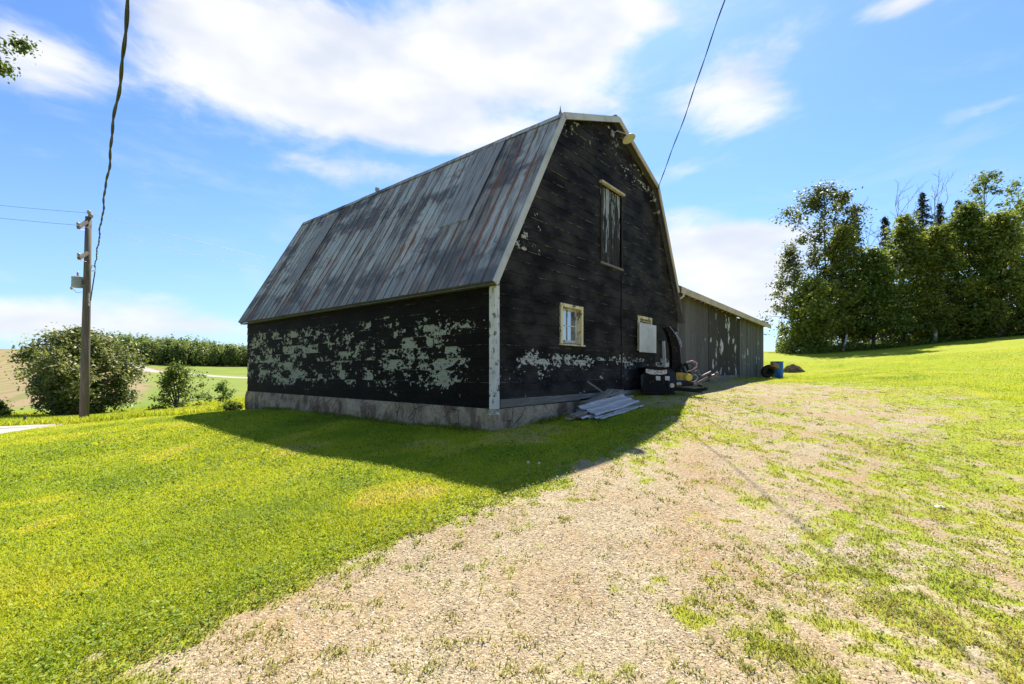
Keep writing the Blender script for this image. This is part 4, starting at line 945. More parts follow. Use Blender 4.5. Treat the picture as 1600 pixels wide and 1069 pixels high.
TR = [ # kind, u, vtop, Y, half width px, crown base v, shape, material, label
 ('poplar_tree', 1287, 286, 47, 60, 500, 'vase', 'poplar', 'tall airy poplar with glinting leaves rising highest at the left end of the windbreak', 'poplar tree', dict(ncl=170, per=56, crad=.58, lsize=.15, trunk_r=.2, stems=3, hollow=.25)),
 ('poplar_tree', 1236, 385, 46, 36, 545, 'column', 'poplar', 'loose poplar at the left edge of the windbreak, leafed to the ground', 'poplar tree', dict(ncl=80, per=46, crad=.55, lsize=.14, trunk_r=.13, stems=2)),
 ('maple_tree', 1268, 432, 43.5, 42, 547, 'round', 'olive', 'low olive green tree standing in front of the tall airy poplar, branches near the grass', 'maple tree', dict(ncl=120, per=85)),
 ('maple_tree', 1318, 352, 45.5, 44, 528, 'column', 'olive', 'olive green leafy tree just right of the tall airy poplar', 'maple tree', dict(ncl=150, per=82, hollow=.45)),
 ('maple_tree', 1365, 388, 44, 44, 524, 'column', 'green', 'dark green leafy tree in front of the narrow bare dead tree', 'maple tree', dict(ncl=150, per=82, hollow=.45)),
 ('maple_tree', 1412, 336, 45, 46, 522, 'column', 'olive', 'broad olive tree with dense crown below the widest bare dead tree', 'maple tree', dict(ncl=160, per=82, hollow=.45)),
 ('maple_tree', 1462, 352, 44, 48, 524, 'column', 'olive', 'yellowish green tree in front of the group of pointed spruces', 'maple tree', dict(ncl=160, per=82, hollow=.45, lo=.15)),
 ('maple_tree', 1512, 316, 43, 48, 524, 'column', 'green', 'dense green tree right of the pale broken stump', 'maple tree', dict(ncl=160, per=82, hollow=.45)),
 ('maple_tree', 1562, 332, 42, 52, 526, 'column', 'olive', 'large olive tree near the right picture edge under the airy pine-like tops', 'maple tree', dict(ncl=170, per=82, hollow=.45, lo=.1)),
 ('maple_tree', 1622, 286, 42, 55, 527, 'column', 'green', 'large dark green tree cut off by the right picture edge', 'maple tree', dict(ncl=150, per=82, hollow=.45)),
 ('birch_tree', 1541, 266, 50, 34, 400, 'round', 'green', 'tall thin tree with airy tufted top standing above the right part of the windbreak', 'birch tree', dict(ncl=55, per=50, crad=.5, trunk_r=.16)),
 ('birch_tree', 1592, 272, 49, 30, 420, 'round', 'green', 'tall airy tufted tree at the upper right corner of the windbreak', 'birch tree', dict(ncl=50, per=50, crad=.5, trunk_r=.16)),
 ('maple_tree', 1338, 445, 52, 50, 527, 'column', 'green', 'dark leafy tree filling the second row behind the left half of the windbreak', 'maple tree', dict(ncl=80, per=50)),
 ('maple_tree', 1440, 440, 53, 55, 527, 'column', 'green', 'dark leafy tree filling the second row behind the middle of the windbreak', 'maple tree', dict(ncl=80, per=50)),
 ('maple_tree', 1545, 425, 52, 55, 524, 'column', 'green', 'dark leafy tree filling the second row behind the right half of the windbreak', 'maple tree', dict(ncl=80, per=50)),
 ('maple_tree', 1690, 330, 47, 70, 524, 'column', 'green', 'dark tree beyond the right picture edge', 'maple tree', dict(ncl=90, per=70)),
]
for i, (nm, u, vt, Y, hw, vb, sh, mt, lab, cat, kw) in enumerate(TR):
    k = dict(ncl=120, per=70, lsize=.15, crad=.62, trunk_r=.15); k.update(kw)
    tree(nm, lab, cat, at(u, Y), zat(vt+6, Y), zat(vb, Y), hw/F*Y, sh, 100+i, LM[mt], group=WG, **k)
for i, (u, vt, Y, hw, lab) in enumerate([(1334, 318, 54, 15, 'small dark spruce top between the tall poplar and the narrow bare tree'), (1383, 336, 54, 19, 'dark pointed spruce between the two bare dead trees on the left'), (1441, 298, 55, 25, 'tallest dark pointed spruce in the middle of the windbreak'), (1468, 316, 56, 22, 'dark spruce just right of the tallest spruce'), (1497, 310, 55, 22, 'dark spruce left of the tall airy tufted tree')]):
    spruce('spruce_tree', lab, at(u, Y), zat(vt, Y), hw/F*Y*3.3, 300+i, LM['spruce'], 'spruces in the windbreak')
for i, (u, vt, Y, lab) in enumerate([(1356, 298, 53, 'narrow bare dead tree standing just right of the small spruce top'), (1408, 272, 52, 'widest bare dead tree with fanned grey branches in the middle of the windbreak'), (1463, 262, 54, 'tallest bare dead tree rising behind the spruces')]):
    dead_tree('dead_tree', lab, at(u, Y), zat(vt, Y), 400+i, 'bare dead trees in the windbreak')
# more trunks of saplings at the foot of the windbreak
for i in range(26):
    u = 1225+i*15.5+random.uniform(-6, 6); Y = random.uniform(43, 49); b_ = at(u, Y); mb = MB(); bz = h1(*b_); l = random.uniform(-.35, .35); hh = random.uniform(2.6, 4.2)
    mb.tube([(0, 0, -.1), (l*.4, 0, hh*.5), (l, .1, hh)], [.055, .045, .02], 6)
    o = mb.build('bare_sapling', M_bark, None, smooth=True); o.location = (*b_, bz)
    tag(o, 'slim bare sapling stem in the shade under the windbreak crowns', 'sapling', 'sapling stems under the windbreak')
n = 26000; u_ = rng.uniform(1212, 1640, n); Y_ = rng.uniform(41.6, 49, n)+np.clip(1260-u_, 0, 50)*.05; xs = (u_-U0)/F*Y_; kp = rng.random(n) < .25+.75*vnoise(xs*.8, Y_*.8, 2)
o = flakes(np.stack([xs, Y_, hgt(xs, Y_)+rng.random(n)**1.5*np.where(u_ < 1290, 1.3, .75)*(.3+vnoise(xs*.7, Y_*.7, 6))], -1)[kp], rng.uniform(.07, .15, n)[kp], (rng.normal(size=(n, 3))*.5+np.array([0, 0, .8]))[kp], rng.random(n)[kp]*.8, 'undergrowth', LM['green']); tag(o, kind='stuff')
n = 26000; u_ = rng.uniform(1216, 1700, n); Y_ = rng.uniform(49.5, 57, n); xs = (u_-U0)/F*Y_; kp = rng.random(n) < sstep(.18, .5, vnoise(xs*.5, Y_*.3, 12))
o = flakes(np.stack([xs, Y_, hgt(xs, Y_)+rng.random(n)*3.2], -1)[kp], rng.uniform(.10, .22, n)[kp], (rng.normal(size=(n, 3))*.6+np.array([0, 0, .6]))[kp], rng.random(n)[kp]*.8, 'undergrowth', LM['olive']); tag(o, kind='stuff')
def log(name, label, cat, p, q, r0, r1, mat):
    mb = MB(); p = Vector(p); q = Vector(q); mb.tube([p-p, (q-p)*.5+Vector((.03, 0, .02)), q-p], [r0, (r0+r1)/2, r1], 8); o = mb.build(name, mat, None); o.location = p; tag(o, label, cat)
M_palebark = simple('pale_bark', (.34,.31,.27), (.50,.47,.42), 8, .9)
a = at(1317, 42.5); log('leaning_log', 'pale broken log leaning under the left part of the windbreak', 'log', (*a, h1(*a)), (a[0]+.45, a[1]+.1, h1(*a)+1.6), .10, .07, M_palebark)
a = at(1461, 42.6); log('tree_stump', 'short pale tree stump at the grass edge below the spruces', 'stump', (*a, h1(*a)-.1), (a[0]+.05, a[1], h1(*a)+1.2), .16, .13, M_palebark)
# left side
tree('whitebeam_tree', 'broad rounded tree with pale backed leaves behind the utility pole', 'tree', at(122, 30), zat(519, 30), zat(652, 30), 3.5, 'round', 501, LM['pale'], ncl=330, per=100, lsize=.10, crad=.46, trunk_r=.2, stems=3, hollow=.5, lo=.08)
tree('shrub', 'loose green shrub growing between the utility pole and the barn', 'shrub', at(278, 30.5), zat(571, 30.5), zat(640, 30.5), 2.05, 'mound', 502, LM['shrub'], ncl=85, per=60, lsize=.08, crad=.30, trunk_r=.08, stems=4, hollow=.2)
tree('sapling', 'small bright green sapling close to the far corner of the barn', 'sapling', at(348, 31), zat(598, 31), zat(626, 31), .62, 'round', 503, LM['bright'], ncl=26, per=40, lsize=.07, crad=.2, trunk_r=.03, hollow=.1)
tree('shrub', 'dark green shrub cut off by the left picture edge beside the lane', 'shrub', at(-14, 28), zat(624, 28), zat(654, 28), .9, 'mound', 504, LM['green'], ncl=40, per=60, lsize=.08, crad=.3, trunk_r=.05, stems=3)
tree('shrub', 'low dark shrub at the far left corner of the barn foundation', 'shrub', tuple(bw(-.45, L+.1).xy), h1(*bw(-.45, L+.1).xy)+.26, h1(*bw(-.45, L+.1).xy)+.03, .32, 'mound', 505, LM['green'], ncl=22, per=36, lsize=.045, crad=.14, trunk_r=.015, stems=3)
# overhanging tree whose branch tips reach into the picture at the upper left
tree('honey_locust_tree', 'leafy branch tips hanging into the upper left corner of the picture', 'tree', (-14.35, 8.6), 11.3, 7.5, 3.55, 'round', 507, LM['shrub'], ncl=210, per=200, lsize=.05, crad=.26, trunk_r=.2, hollow=.4, twigs=.9)
# far wood on the hill: reads as one mass
g = np.random.default_rng(9); Ps = []; Ns = []; Rn = []; Sz = []
for i in range(1500):
    Y = g.uniform(300, 385); u = g.uniform(160, 520); X = (u-U0)/F*Y; bz = h1(X, Y); H = g.uniform(9, 16)*(.8+.5*float(vnoise(X*.03, Y*.03, 4)))*(1.38-.5*min(1, max(0, (u-190)/200)))*min(1, .55+(u-160)/60); w_ = g.uniform(2.2, 4.2); m = 170
    d = g.normal(size=(m, 3)); d /= np.linalg.norm(d, axis=1, keepdims=True); lob = .8+.3*np.sin(d[:,0]*4+i)*np.cos(d[:,1]*5+i*2)
    P = d*np.array([w_, w_, H*.52])*(lob*g.uniform(.75, 1, m))[:,None]+np.array([X, Y, bz+H*.5]); Ps.append(P); Ns.append(d+g.normal(size=(m, 3))*.4+np.array([0, 0, .3])); Rn.append(np.clip(g.random()*.65+.35*g.random(m), 0, 1)); Sz.append(g.uniform(.4, .85, m))
o = flakes(np.concatenate(Ps), np.concatenate(Sz), np.concatenate(Ns), np.concatenate(Rn), 'forest', leaf_mat('forest_leaves', [(0,(.06,.105,.03)),(.5,(.16,.215,.055)),(1,(.30,.35,.09))], .55), .8); tag(o, kind='stuff')

# ------------------------------------------------------------------ utility pole and wires
PY = 19.0
pb = uv3(131, 660, PY); pb = (pb[0], pb[1], h1(pb[0], pb[1]))
pole = empty('utility_pole', pb); tag(pole, 'weathered wooden utility pole with a grey transformer in front of the rounded tree', 'utility pole')
def pl(u, v, dy=0.0): a = uv3(u, v, PY+dy); return (a[0]-pb[0], a[1]-pb[1], a[2]-pb[2])
tp = pl(138.5, 339)
mb = MB(); mb.tube([(0, 0, -.4), (tp[0]*.33, 0, tp[2]*.33), (tp[0]*.66, 0, tp[2]*.66), (tp[0], 0, tp[2])], [.160, .145, .125, .105], 14); mb.build('pole_shaft', M_poleM, pole, smooth=True)
def arm(u0, v0, u1, v1, dy):
    mb = MB(); mb.bar(pl(u0, v0, dy), pl(u1, v1, -.16), .10, .11); o = mb.build('bracket_arm', M_poleM, pole, bevel=.006)
    e = pl(u0, v0, dy); mb = MB(); mb.lathe([(.02, .05), (.06, .09), (.04, .13), (.07, .16), (.03, .22)], e, 10); mb.build('insulator', M_ceramic, o, smooth=True)
    mb = MB(); a = pl(u0+3, v0+3, dy*.8); b_ = pl(u1-2, v1+14, -.14); mb.tube([a, b_], .012, 5); mb.build('brace', M_steel, o)
arm(122, 356, 136, 346, -.75); arm(123, 404, 137, 395, -.75)
mb = MB(); c = pl(139, 336); mb.lathe([(.03, -.05), (.03, .03), (.085, .06), (.05, .10), (.09, .13), (.04, .19)], c, 10); mb.build('insulator', M_ceramic, pole, smooth=True)
mb = MB(); c = pl(143, 339); mb.lathe([(.03, -.03), (.07, .0), (.05, .04), (.075, .07), (.03, .11)], c, 10); mb.build('insulator', M_ceramic, pole, smooth=True)
c = pl(121.5, 449.5, -.1); mb = MB(); mb.lathe([(.17, 0), (.195, .02), (.195, .38), (.205, .39), (.205, .42), (.12, .46), (.03, .47)], c, 20); tr_ = mb.build('transformer', M_trans, pole, smooth=False)
mb = MB(); mb.lathe([(.03, .44), (.045, .50), (.025, .54), (.04, .58), (.015, .66)], c, 10); mb.build('bushing', M_ceramic, tr_, smooth=True)
mb = MB(); mb.lathe([(.03, 0), (.05, .06), (.02, .12)], (c[0]-.26, c[1], c[2]-.08), 8); mb.tube([(c[0]-.26, c[1], c[2]+.05), (c[0]-.25, c[1], c[2]+.36), (c[0]-.1, c[1], c[2]+.38)], .014, 6); mb.build('fuse_cutout', M_ceramic, tr_)
for dz in (.06, .34):
    mb = MB(); mb.box((c[0]+.17, c[1]-.03, c[2]+dz), (-.02+tp[0]*.66, c[1]+.04, c[2]+dz+.05)); mb.build('mounting_bracket', M_steel, tr_)
mb = MB(); mb.tube([(c[0]-.2, c[1], c[2]-.05), (c[0]-.05, c[1], c[2]-.2), (c[0]+.2, c[1], c[2]-.18), (tp[0]*.6, -.12, c[2]-.05)], .008, 5); mb.build('lead_wire', M_wire, tr_)
mb = MB(); mb.tube([pl(139.5, 458, -.16), pl(139, 478, -.17)], .022, 8); mb.build('conduit', M_white, pole)
mb = MB(); q = Vector(pl(146, 420, -.1)); mb.tube([q+Vector((-.16, .06, -.0)), q+Vector((-.05, 0, .14)), q+Vector((.08, 0, .12)), q+Vector((.09, 0, -.05)), q+Vector((-.05, 0, -.10)), q+Vector((-.16, .06, -.06))], .014, 6); mb.build('clevis_loop', M_steel, pole)
mb = MB(); mb.tube([pl(148.5, 424, -.1), pl(146, 440, -.12), pl(143.5, 456, -.13), pl(141.5, 470, -.16)], .020, 6); mb.build('down_lead', M_wire, pole)
def cable(name, label, P, sag, rad, twist=0.0, n=60, rot=9.0, strands=1, group=None):
    P = [Vector(p) for p in P]; org = P[0].copy(); mb = MB()
    for k in range(strands):
        pts = []
        for i in range(n+1):
            f = i/n; c = P[0].lerp(P[1], f); c.z -= sag*4*f*(1-f); L_ = (P[1]-P[0]).length*f; ph = L_*rot+k*2*math.pi/max(1, strands); d = (P[1]-P[0]).normalized(); sx = d.cross(Vector((0, 0, 1))).normalized(); sy = sx.cross(d)
            wob = Vector((0, 0, 0)) if twist == 0 else sx*(math.sin(L_*1.7)*.012+math.sin(L_*3.9+1)*.006)
            pts.append(c+(sx*math.cos(ph)+sy*math.sin(ph))*twist+wob-org)
        mb.tube(pts, rad, 6)
    o = mb.build(name, M_wire, None, smooth=True); o.location = org; tag(o, label, 'cable', group)
A0 = uv3(148, 418, PY-.1); A1 = uv3(200, 0, 5.0); A2 = tuple(Vector(A0).lerp(Vector(A1), 1.24))
cable('service_cable', 'thick twisted black cable running from the utility pole up out of the picture', (A0, A2), .20, .0135, .008, 420, 5, 2)
B0 = bw(6.98, -.19, 6.88); B1 = uv3(1130, 0, 8.8); B2 = tuple(Vector(B0).lerp(Vector(B1), 2.2))
cable('service_cable', 'black cable running from the barn gable up to the top edge of the picture', (tuple(B0), B2), .12, .0085, .005, 300, 5, 2)
for (u1, v1, lab) in ((139, 333, 'upper thin power line passing over the top of the utility pole'), (122, 352, 'lower thin power line resting on the arm of the utility pole')):
    p0 = Vector(uv3(u1, v1, PY-(.0 if u1 > 130 else .75))); pr = Vector(uv3(600, v1+104, 36)); plft = Vector(uv3(-160, v1-30, 17.5)); org = p0.copy(); mb = MB(); pts = []
    for (a, b_, sg) in ((plft, p0, .05), (p0, pr, .25)):
        for i in range(20 if a is plft else 21):
            f = i/20; c = a.lerp(b_, f); c.z -= sg*4*f*(1-f); pts.append(c-org)
    mb.tube(pts, .007, 5); o = mb.build('power_line', simple('old_bare_wire', (.16,.17,.18), (.24,.25,.26), 20, .5), None); o.location = org; tag(o, lab, 'power line', 'thin power lines over the field')
q = uv3(38, 664, 21); mb = MB(); mb.tube([(0, 0, -.2), (.01, 0, .2), (.02, .01, .36)], [.06, .055, .05], 8); o = mb.build('marker_post', M_greywood, None); o.location = (q[0], q[1], h1(q[0], q[1])); tag(o, 'short grey wooden post beside the lane, left of the rounded tree', 'post')

# ------------------------------------------------------------------ snow blower by the gable
sbp = (4.50, 12.95); SZ = h1(*sbp)
sb = empty('snow_blower', (*sbp, SZ), 0); tag(sb, 'black tractor mounted snow blower with curved chute and yellow gearbox beside the gable', 'snow blower')
def part(name, fn, mat, parent=sb, smooth=False, bevel=0.0):
    mb = MB(); fn(mb); return mb.build(name, mat, parent, smooth, bevel)
# housing: two cheek plates, a curved back and a top, open towards the wall where the auger turns
cheek = [(-1.0, .05), (-.98, .62), (-.86, .76), (-.30, .74), (-.12, .60), (-.10, .20), (-.22, .02), (-.9, -.02)]
def hous(mb):
    mb.prism(cheek, -.62, -.60); mb.prism(cheek, .60, .62)
    back = [(-.92, .74), (-.5, .745), (-.3, .72), (-.14, .58), (-.115, .38), (-.12, .2), (-.23, .04), (-.5, .0)]
    for (a, b_) in zip(back[:-1], back[1:]): 
        mb.add([(a[0], -.598, a[1]), (b_[0], -.598, b_[1]), (b_[0], .598, b_[1]), (a[0], .598, a[1])], [(0, 1, 2, 3)])
        mb.add([(a[0]-.012, -.598, a[1]-.012), (b_[0]-.012, -.598, b_[1]-.012), (b_[0]-.012, .598, b_[1]-.012), (a[0]-.012, .598, a[1]-.012)], [(3, 2, 1, 0)])
hs = part('housing', hous, M_black)
part('reinforcing_rib', lambda mb: mb.box((-.99, -.645, .02), (-.15, -.622, .07)), M_black, hs)
part('side_panel', lambda mb: mb.prism([(-.34, .16), (-.34, .68), (-.18, .62), (-.13, .5), (-.14, .2)], -.640, -.6205), M_navy, hs)
def aug(mb):
    mb.tube([(-.62, -.58, .34), (-.62, .58, .34)], .045, 10); n = 60
    for sgn, y0, y1 in ((1, -.57, -.03), (-1, .57, .03)):
        vs = []
        for i in range(n+1):
            f = i/n; a = sgn*f*6.283*2.5; y = y0+(y1-y0)*f; vs += [(-.62+.045*math.cos(a), y, .34+.045*math.sin(a)), (-.62+.27*math.cos(a), y, .34+.27*math.sin(a))]
        mb.add(vs, [(2*i, 2*i+1, 2*i+3, 2*i+2) for i in range(n)])
part('auger', aug, M_steel)
def chute(mb):
    cl = [(.06, .62, .125), (.07, .86, .12), (.065, 1.08, .115), (.045, 1.28, .11), (.005, 1.46, .105), (-.055, 1.62, .09), (-.13, 1.76, .075), (-.205, 1.865, .055)]
    # U-section, open toward the wall side (-x): back plate plus two sides
    for k in range(len(cl)-1):
        (xa, za, ha), (xb, zb, hb) = cl[k], cl[k+1]
        for (y0, y1) in ((-.13, -.115), (.115, .13)):
            mb.add([(xa-ha, y0, za), (xa+ha, y0, za), (xb+hb, y0, zb), (xb-hb, y0, zb), (xa-ha, y1, za), (xa+ha, y1, za), (xb+hb, y1, zb), (xb-hb, y1, zb)], [(0,1,2,3),(7,6,5,4),(0,3,7,4),(1,5,6,2)])
        mb.add([(xa+ha, -.13, za), (xa+ha, .13, za), (xb+hb, .13, zb), (xb+hb, -.13, zb), (xa+ha-.012, -.13, za), (xa+ha-.012, .13, za), (xb+hb-.012, .13, zb), (xb+hb-.012, -.13, zb)], [(0,1,2,3),(7,6,5,4)])
    mb.lathe([(.19, .0), (.19, .04), (.16, .05), (.16, .10), (.13, .11)], (.06, 0, .60), 24)
ch = part('chute', chute, M_black)
def defl(mb):
    cl = [(.172, 1.28), (.126, 1.46), (.05, 1.62), (-.04, 1.755), (-.135, 1.875)]
    for (a, b_) in zip(cl[:-1], cl[1:]): mb.add([(a[0], -.14, a[1]), (a[0], .14, a[1]), (b_[0], .14, b_[1]), (b_[0], -.14, b_[1]), (a[0]+.014, -.14, a[1]+.008), (a[0]+.014, .14, a[1]+.008), (b_[0]+.014, .14, b_[1]+.008), (b_[0]+.014, -.14, b_[1]+.008)], [(3,2,1,0),(4,5,6,7),(0,1,5,4),(2,3,7,6),(0,4,7,3),(1,2,6,5)])
    mb.box((.0, -.16, 1.66), (.08, -.131, 1.72)); mb.tube([(.02, -.15, 1.70), (.17, -.15, 1.48), (.19, -.15, 1.30)], .014, 6)
part('deflector', defl, simple('worn_grey_deflector', (.22,.21,.25), (.42,.41,.44), 8, .4), ch)
part('chute_liner', lambda mb: mb.prism([(.178, .72), (.192, .72), (.188, 1.08), (.165, 1.28), (.152, 1.28), (.172, 1.08)], -.128, .128), simple('dull_green_plate', (.11,.13,.10), (.19,.20,.15), 8, .5), ch)
part('gear_guard', lambda mb: mb.prism([(-.13, .40), (.36, .40), (.36, .56), (.14, .60), (-.05, .60)], -.40, .02), M_yellow, bevel=.01)
part('gearbox_cap', lambda mb: mb.lathe([(.10, 0), (.10, .03), (.085, .045), (.03, .05)], (.29, -.405, .47), 20, Matrix.Rotation(R(90), 3, 'X')), simple('bright_yellow_cap', (.52,.38,.05), (.62,.47,.09), 6, .6))
part('lower_tube', lambda mb: (mb.tube([(-.24, -.66, .26), (-.24, -.50, .26)], .06, 16), mb.tube([(-.16, -.5, .29), (.05, -.5, .30)], .05, 12)), M_steel)
part('drive_shaft', lambda mb: (mb.tube([(.0, -.35, .30), (.42, -.38, .30)], .065, 12), mb.tube([(.42, -.38, .30), (.66, -.42, .24)], .045, 10)), M_rubber)
part('frame_rail', lambda mb: (mb.bar((-.12, -.45, .16), (.62, -.45, .10), .07, .10), mb.bar((-.12, .35, .16), (.62, .35, .10), .07, .10), mb.bar((.3, -.45, .13), (.3, .35, .13), .06, .06)), M_black)
for y_ in (-.2, .18): part('hitch_mast', lambda mb: (mb.bar((.02, y_, .60), (.30, y_, .86), .05, .05), mb.bar((.29, y_, .86), (.50, y_, .34), .06, .05)), M_black)
part('hitch_arm', lambda mb: (mb.bar((.40, -.5, .26), (.78, -.52, .46), .05, .07), mb.tube([(.78, -.52, .46), (.98, -.54, .54)], .045, 8), mb.lathe([(.05, -.03), (.075, 0), (.05, .03)], (1.0, -.54, .55), 10, Matrix.Rotation(R(90), 3, 'X'))), M_darksteel)
part('hitch_arm', lambda mb: (mb.bar((.42, -.45, .12), (.70, -.47, .15), .05, .08), mb.lathe([(.04, -.03), (.065, 0), (.04, .03)], (.73, -.47, .17), 10, Matrix.Rotation(R(90), 3, 'X'))), M_black)
part('top_link', lambda mb: (mb.tube([(.46, -.48, .64), (.60, -.5, .50), (.66, -.5, .52), (.86, -.5, .62)], .03, 8), mb.tube([(.48, -.46, .66), (.54, -.46, .60)], .05, 8)), M_darksteel)
part('hydraulic_hose', lambda mb: mb.tube([(.28, -.3, .88), (.42, -.34, .92), (.54, -.36, .86), (.52, -.36, .74), (.38, -.34, .66), (.27, -.3, .62)], .018, 8), simple('pale_red_hose', (.42,.25,.21), (.55,.36,.32), 9, .6), smooth=True)
part('hydraulic_hose', lambda mb: mb.tube([(.27, -.28, .84), (.38, -.32, .86), (.46, -.33, .80), (.40, -.33, .70), (.26, -.28, .60)], .016, 8), M_rubber, smooth=True)
part('hydraulic_hose', lambda mb: mb.tube([(.33, -.42, .34), (.46, -.46, .36), (.52, -.47, .46), (.46, -.45, .54), (.36, -.42, .52)], .018, 8), M_steel, smooth=True)
# maker's band on the cheek plate, worn and unreadable, and two small labels
def band(mb):
    pts = [(-.93, .70, .60), (-.80, .685, .555), (-.62, .665, .545), (-.48, .665, .55), (-.36, .68, .57)]
    for (a, b_) in zip(pts[:-1], pts[1:]): mb.add([(a[0], -.6235, a[2]), (b_[0], -.6235, b_[2]), (b_[0], -.6235, b_[1]), (a[0], -.6235, a[1])], [(0, 1, 2, 3)])
def mat_decal():
    m, nt, b = new_mat('worn_white_decal'); P = nt.coord(); n = nt.noise(P, 26, 4, .7)
    pset(nt, b, nt.mix(nt.mapr(n, .5, .58), (.58,.50,.46), (.12,.09,.09)), .6); return m
M_decal = mat_decal(); part('decal', band, M_decal, hs)
for x0 in (-.66, -.42): part('decal', lambda mb, x0=x0: mb.add([(x0, -.6405 if x0 > -.5 else -.6235, .40), (x0+.12, -.6405 if x0 > -.5 else -.6235, .39), (x0+.12, -.6405 if x0 > -.5 else -.6235, .50), (x0, -.6405 if x0 > -.5 else -.6235, .51)], [(0, 1, 2, 3)]), simple('small_grey_label', (.42,.42,.44), (.55,.55,.56), 30, .6), hs)
part('rust_patch_lid', lambda mb: mb.prism([(-.60, .745), (-.60, .80), (-.42, .80), (-.40, .745)], -.5, -.1), simple('rusty_brown_lid', (.26,.17,.12), (.36,.26,.20), 9, .8), hs)

# ------------------------------------------------------------------ lumber and sheets
def thing_bar(name, label, cat, p, q, w, h, mat, group=None, roll=(0, 0, 1)):
    p = Vector(p); q = Vector(q); mb = MB(); mb.cur = random.random(); mb.bar(Vector((0, 0, 0)), q-p, w, h, roll); o = mb.build(name, mat, None, bevel=.003); o.location = p; return tag(o, label, cat, group)
def gz(t, s, dz=0.0): p = bw(t, s); return Vector((p.x, p.y, h1(p.x, p.y)+dz))
def sheet(label, t0, s0, t1, s1, wid, zb, zf, tilt=0.0, z1=0.0):
    """corrugated sheet lying along the wall"""
    a = gz(t0, s0); d = (gz(t1, s1)-a); z1 += d.z; d.z = 0; Ln = d.length; ang = math.atan2(d.y, d.x); mb = MB(); n = 48; vs = []; rows = 7
    for j in range(rows):
        for i in range(n+1):
            f = i/n; y = f*wid; big = .022*max(0, math.sin(f*math.pi*5))**1.0
            vs.append((Ln*j/(rows-1), y, zf+(zb-zf)*f+big+z1*j/(rows-1)+.01*math.sin(j*1.4+i*.1)))
    fs = [(j*(n+1)+i, (j+1)*(n+1)+i, (j+1)*(n+1)+i+1, j*(n+1)+i+1) for j in range(rows-1) for i in range(n)]
    mb.add(vs, fs); o = mb.build('metal_sheet', M_sheet, None); o.location = a; o.rotation_euler = (tilt, 0, ang)
    m = o.modifiers.new('thickness', 'SOLIDIFY'); m.thickness = .003
    tag(o, label, 'metal sheet', 'corrugated sheets by the gable')
sheet('top corrugated metal sheet tilted toward the wall on the lumber pile', 1.95, -.98, 3.75, -1.10, .48, .25, .08, 0, .02)
sheet('flat pale metal sheet lying lowest in the grass in front of the pile', 1.85, -1.16, 3.7, -1.22, .36, .05, .03)
sheet('short corrugated metal sheet sticking out at the left end of the pile', 1.62, -.86, 2.9, -.90, .30, .13, .05)
LG = 'old planks by the gable'
for (p, q, w_, h_, lab) in [((1.5, -.72, .12), (4.2, -.66, .16), .16, .04, 'long grey plank under the upper metal sheet, nearest the wall'), ((1.45, -.62, .06), (2.6, -.74, .06), .12, .05, 'short plank end sticking out left of the metal sheets'), ((2.55, -.45, .26), (4.15, -.38, .30), .24, .03, 'wide brown plank on top of the heap against the wall'), ((2.35, -.36, .10), (4.3, -.30, .12), .2, .06, 'lowest plank of the heap touching the foundation'), ((2.9, -.56, .28), (3.9, -.28, .34), .15, .03, 'crooked brown plank crossing the heap behind the metal sheets'), ((3.35, -.45, .30), (3.05, -.12, .66), .05, .04, 'thin stick leaning from the heap to the gable wall')]:
    thing_bar('plank', lab, 'plank', gz(p[0], p[1], p[2]), gz(q[0], q[1], q[2]), w_, h_, M_plank, LG)
thing_bar('upright_board', 'narrow pale board standing upright against the gable behind the snow blower', 'board', gz(7.75, -.14, .0), tuple(gz(7.75, -.07, 0)+Vector((0, 0, 1.52))), .09, .035, M_pale, None, (.64, .77, 0))
# ------------------------------------------------------------------ barrel corner
bp = gz(22.45, -.62); br_ = empty('plastic_barrel', bp); tag(br_, 'blue plastic barrel standing at the far corner of the shed', 'barrel')
part('barrel_body', lambda mb: mb.lathe([(.27, 0), (.285, .02), (.285, .26), (.30, .29), (.285, .32), (.285, .58), (.30, .61), (.285, .64), (.285, .84), (.27, .88), (.25, .885)], (0, 0, 0), 28), M_blue, br_, True)
part('barrel_rim', lambda mb: mb.lathe([(.275, .86), (.30, .865), (.30, .90), (.262, .90), (.262, .87)], (0, 0, 0), 28), M_blue, br_)
bp2 = gz(21.0, -.45); mb = MB(); n = 28
prof = [(.20, -.09), (.30, -.10), (.36, -.06), (.37, 0), (.36, .06), (.30, .10), (.20, .09), (.20, -.09)]
mb.lathe(prof, (0, 0, .37), n, Matrix.Rotation(R(90), 3, 'X') @ Matrix.Rotation(R(25), 3, 'X')); o = mb.build('old_tyre', M_rubber, None, smooth=True); o.location = bp2; tag(o, 'black tyre leaning against the shed left of the blue barrel', 'tyre')
M_brown = mat_wood('brown_box_wood', (.20,.12,.07), (.36,.24,.15), 0)
thing_bar('brown_board', 'brown board lying across the tyre beside the blue barrel', 'board', gz(20.6, -.70, .76), gz(22.0, -.72, .62), .16, .24, M_brown)
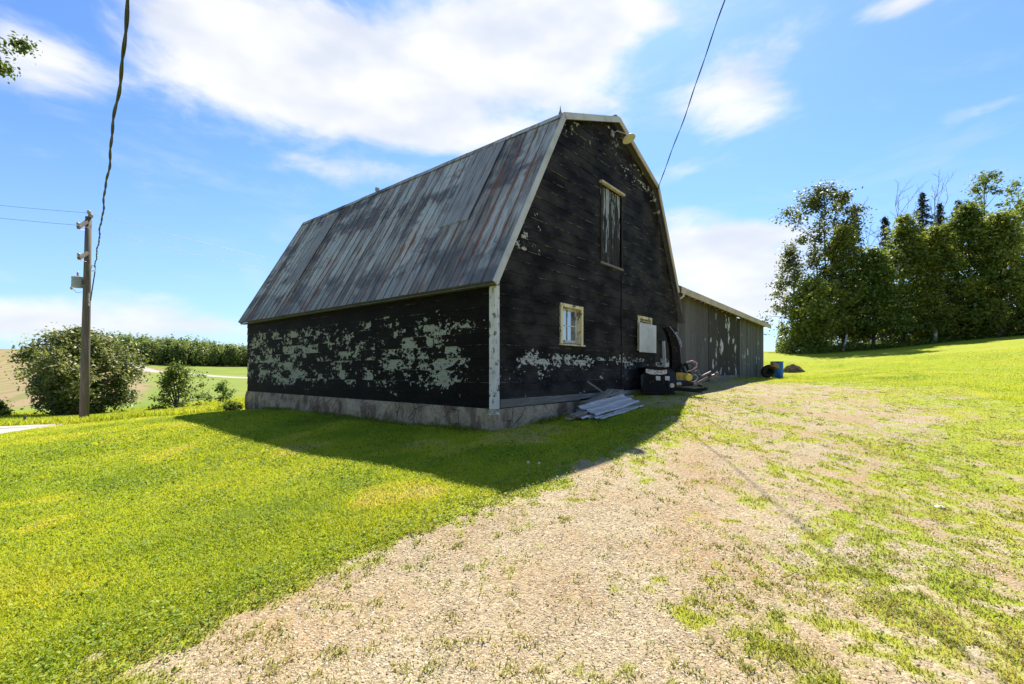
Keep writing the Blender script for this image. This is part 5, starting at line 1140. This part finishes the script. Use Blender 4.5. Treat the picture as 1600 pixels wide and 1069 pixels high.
# mound of dry clippings
mp = uv3(1239, 584, 30); mp = (mp[0], mp[1], h1(mp[0], mp[1]))
g = np.random.default_rng(3); n = 9000; a = g.uniform(0, 6.283, n); q = np.sqrt(g.random(n)); P = np.stack([np.cos(a)*q*.75, np.sin(a)*q*.5, (1-q**2)*.42*(.75+.5*vnoise(np.cos(a)*q*4+9, np.sin(a)*q*4+9, 2))], -1)
M_clip = leaf_mat('dry_clippings', [(0,(.14,.10,.07)),(.5,(.28,.22,.16)),(1,(.42,.36,.28))], .1, .9)
o = flakes(P, g.uniform(.02, .06, n), g.normal(size=(n, 3))*.7+np.array([0, 0, .7]), g.random(n), 'clippings_heap', M_clip, .35); o.location = mp; tag(o, 'low heap of dry brown clippings on the lawn right of the blue barrel', 'heap')
# pale stone and dandelion stalks
sp_ = ray(1467, 794); mb = MB(); mb.lathe([(.03, 0), (.075, .012), (.08, .03), (.05, .05), (.01, .055)], (0, 0, 0), 9); o = mb.build('pale_stone', simple('white_limestone', (.70,.68,.63), (.80,.78,.74), 20, .9), None); o.location = (*sp_, h1(*sp_)-.01); o.scale = (.75, .5, .7); tag(o, 'flat white stone lying in the thin grass on the right', 'stone')
for i, (u, v, hh, lab) in enumerate([(825, 745, .17, 'taller dandelion stalk standing at the edge of the barn shadow'), (842, 744, .15, 'shorter dandelion stalk just right of the taller one')]):
    q = ray(u, v); r0 = empty('dandelion', (*q, h1(*q))); tag(r0, lab, 'dandelion'); mb = MB(); mb.tube([(0, 0, 0), (.004, 0, hh*.5), (.001, 0, hh)], .0035, 5); mb.build('stalk', simple('pale_stalk', (.16,.20,.06), (.24,.26,.10)), r0)
    part('seed_head', lambda mb: mb.lathe([(.004, -.015), (.014, -.006), (.016, .004), (.008, .016), (.002, .02)], (.001, 0, hh), 8), simple('pale_seed_head', (.34,.33,.24), (.44,.42,.33), 40), r0)
#@@END2@@
scene.cycles.max_bounces = 6; scene.cycles.diffuse_bounces = 3; scene.cycles.glossy_bounces = 2; scene.cycles.transmission_bounces = 3; scene.cycles.transparent_max_bounces = 4
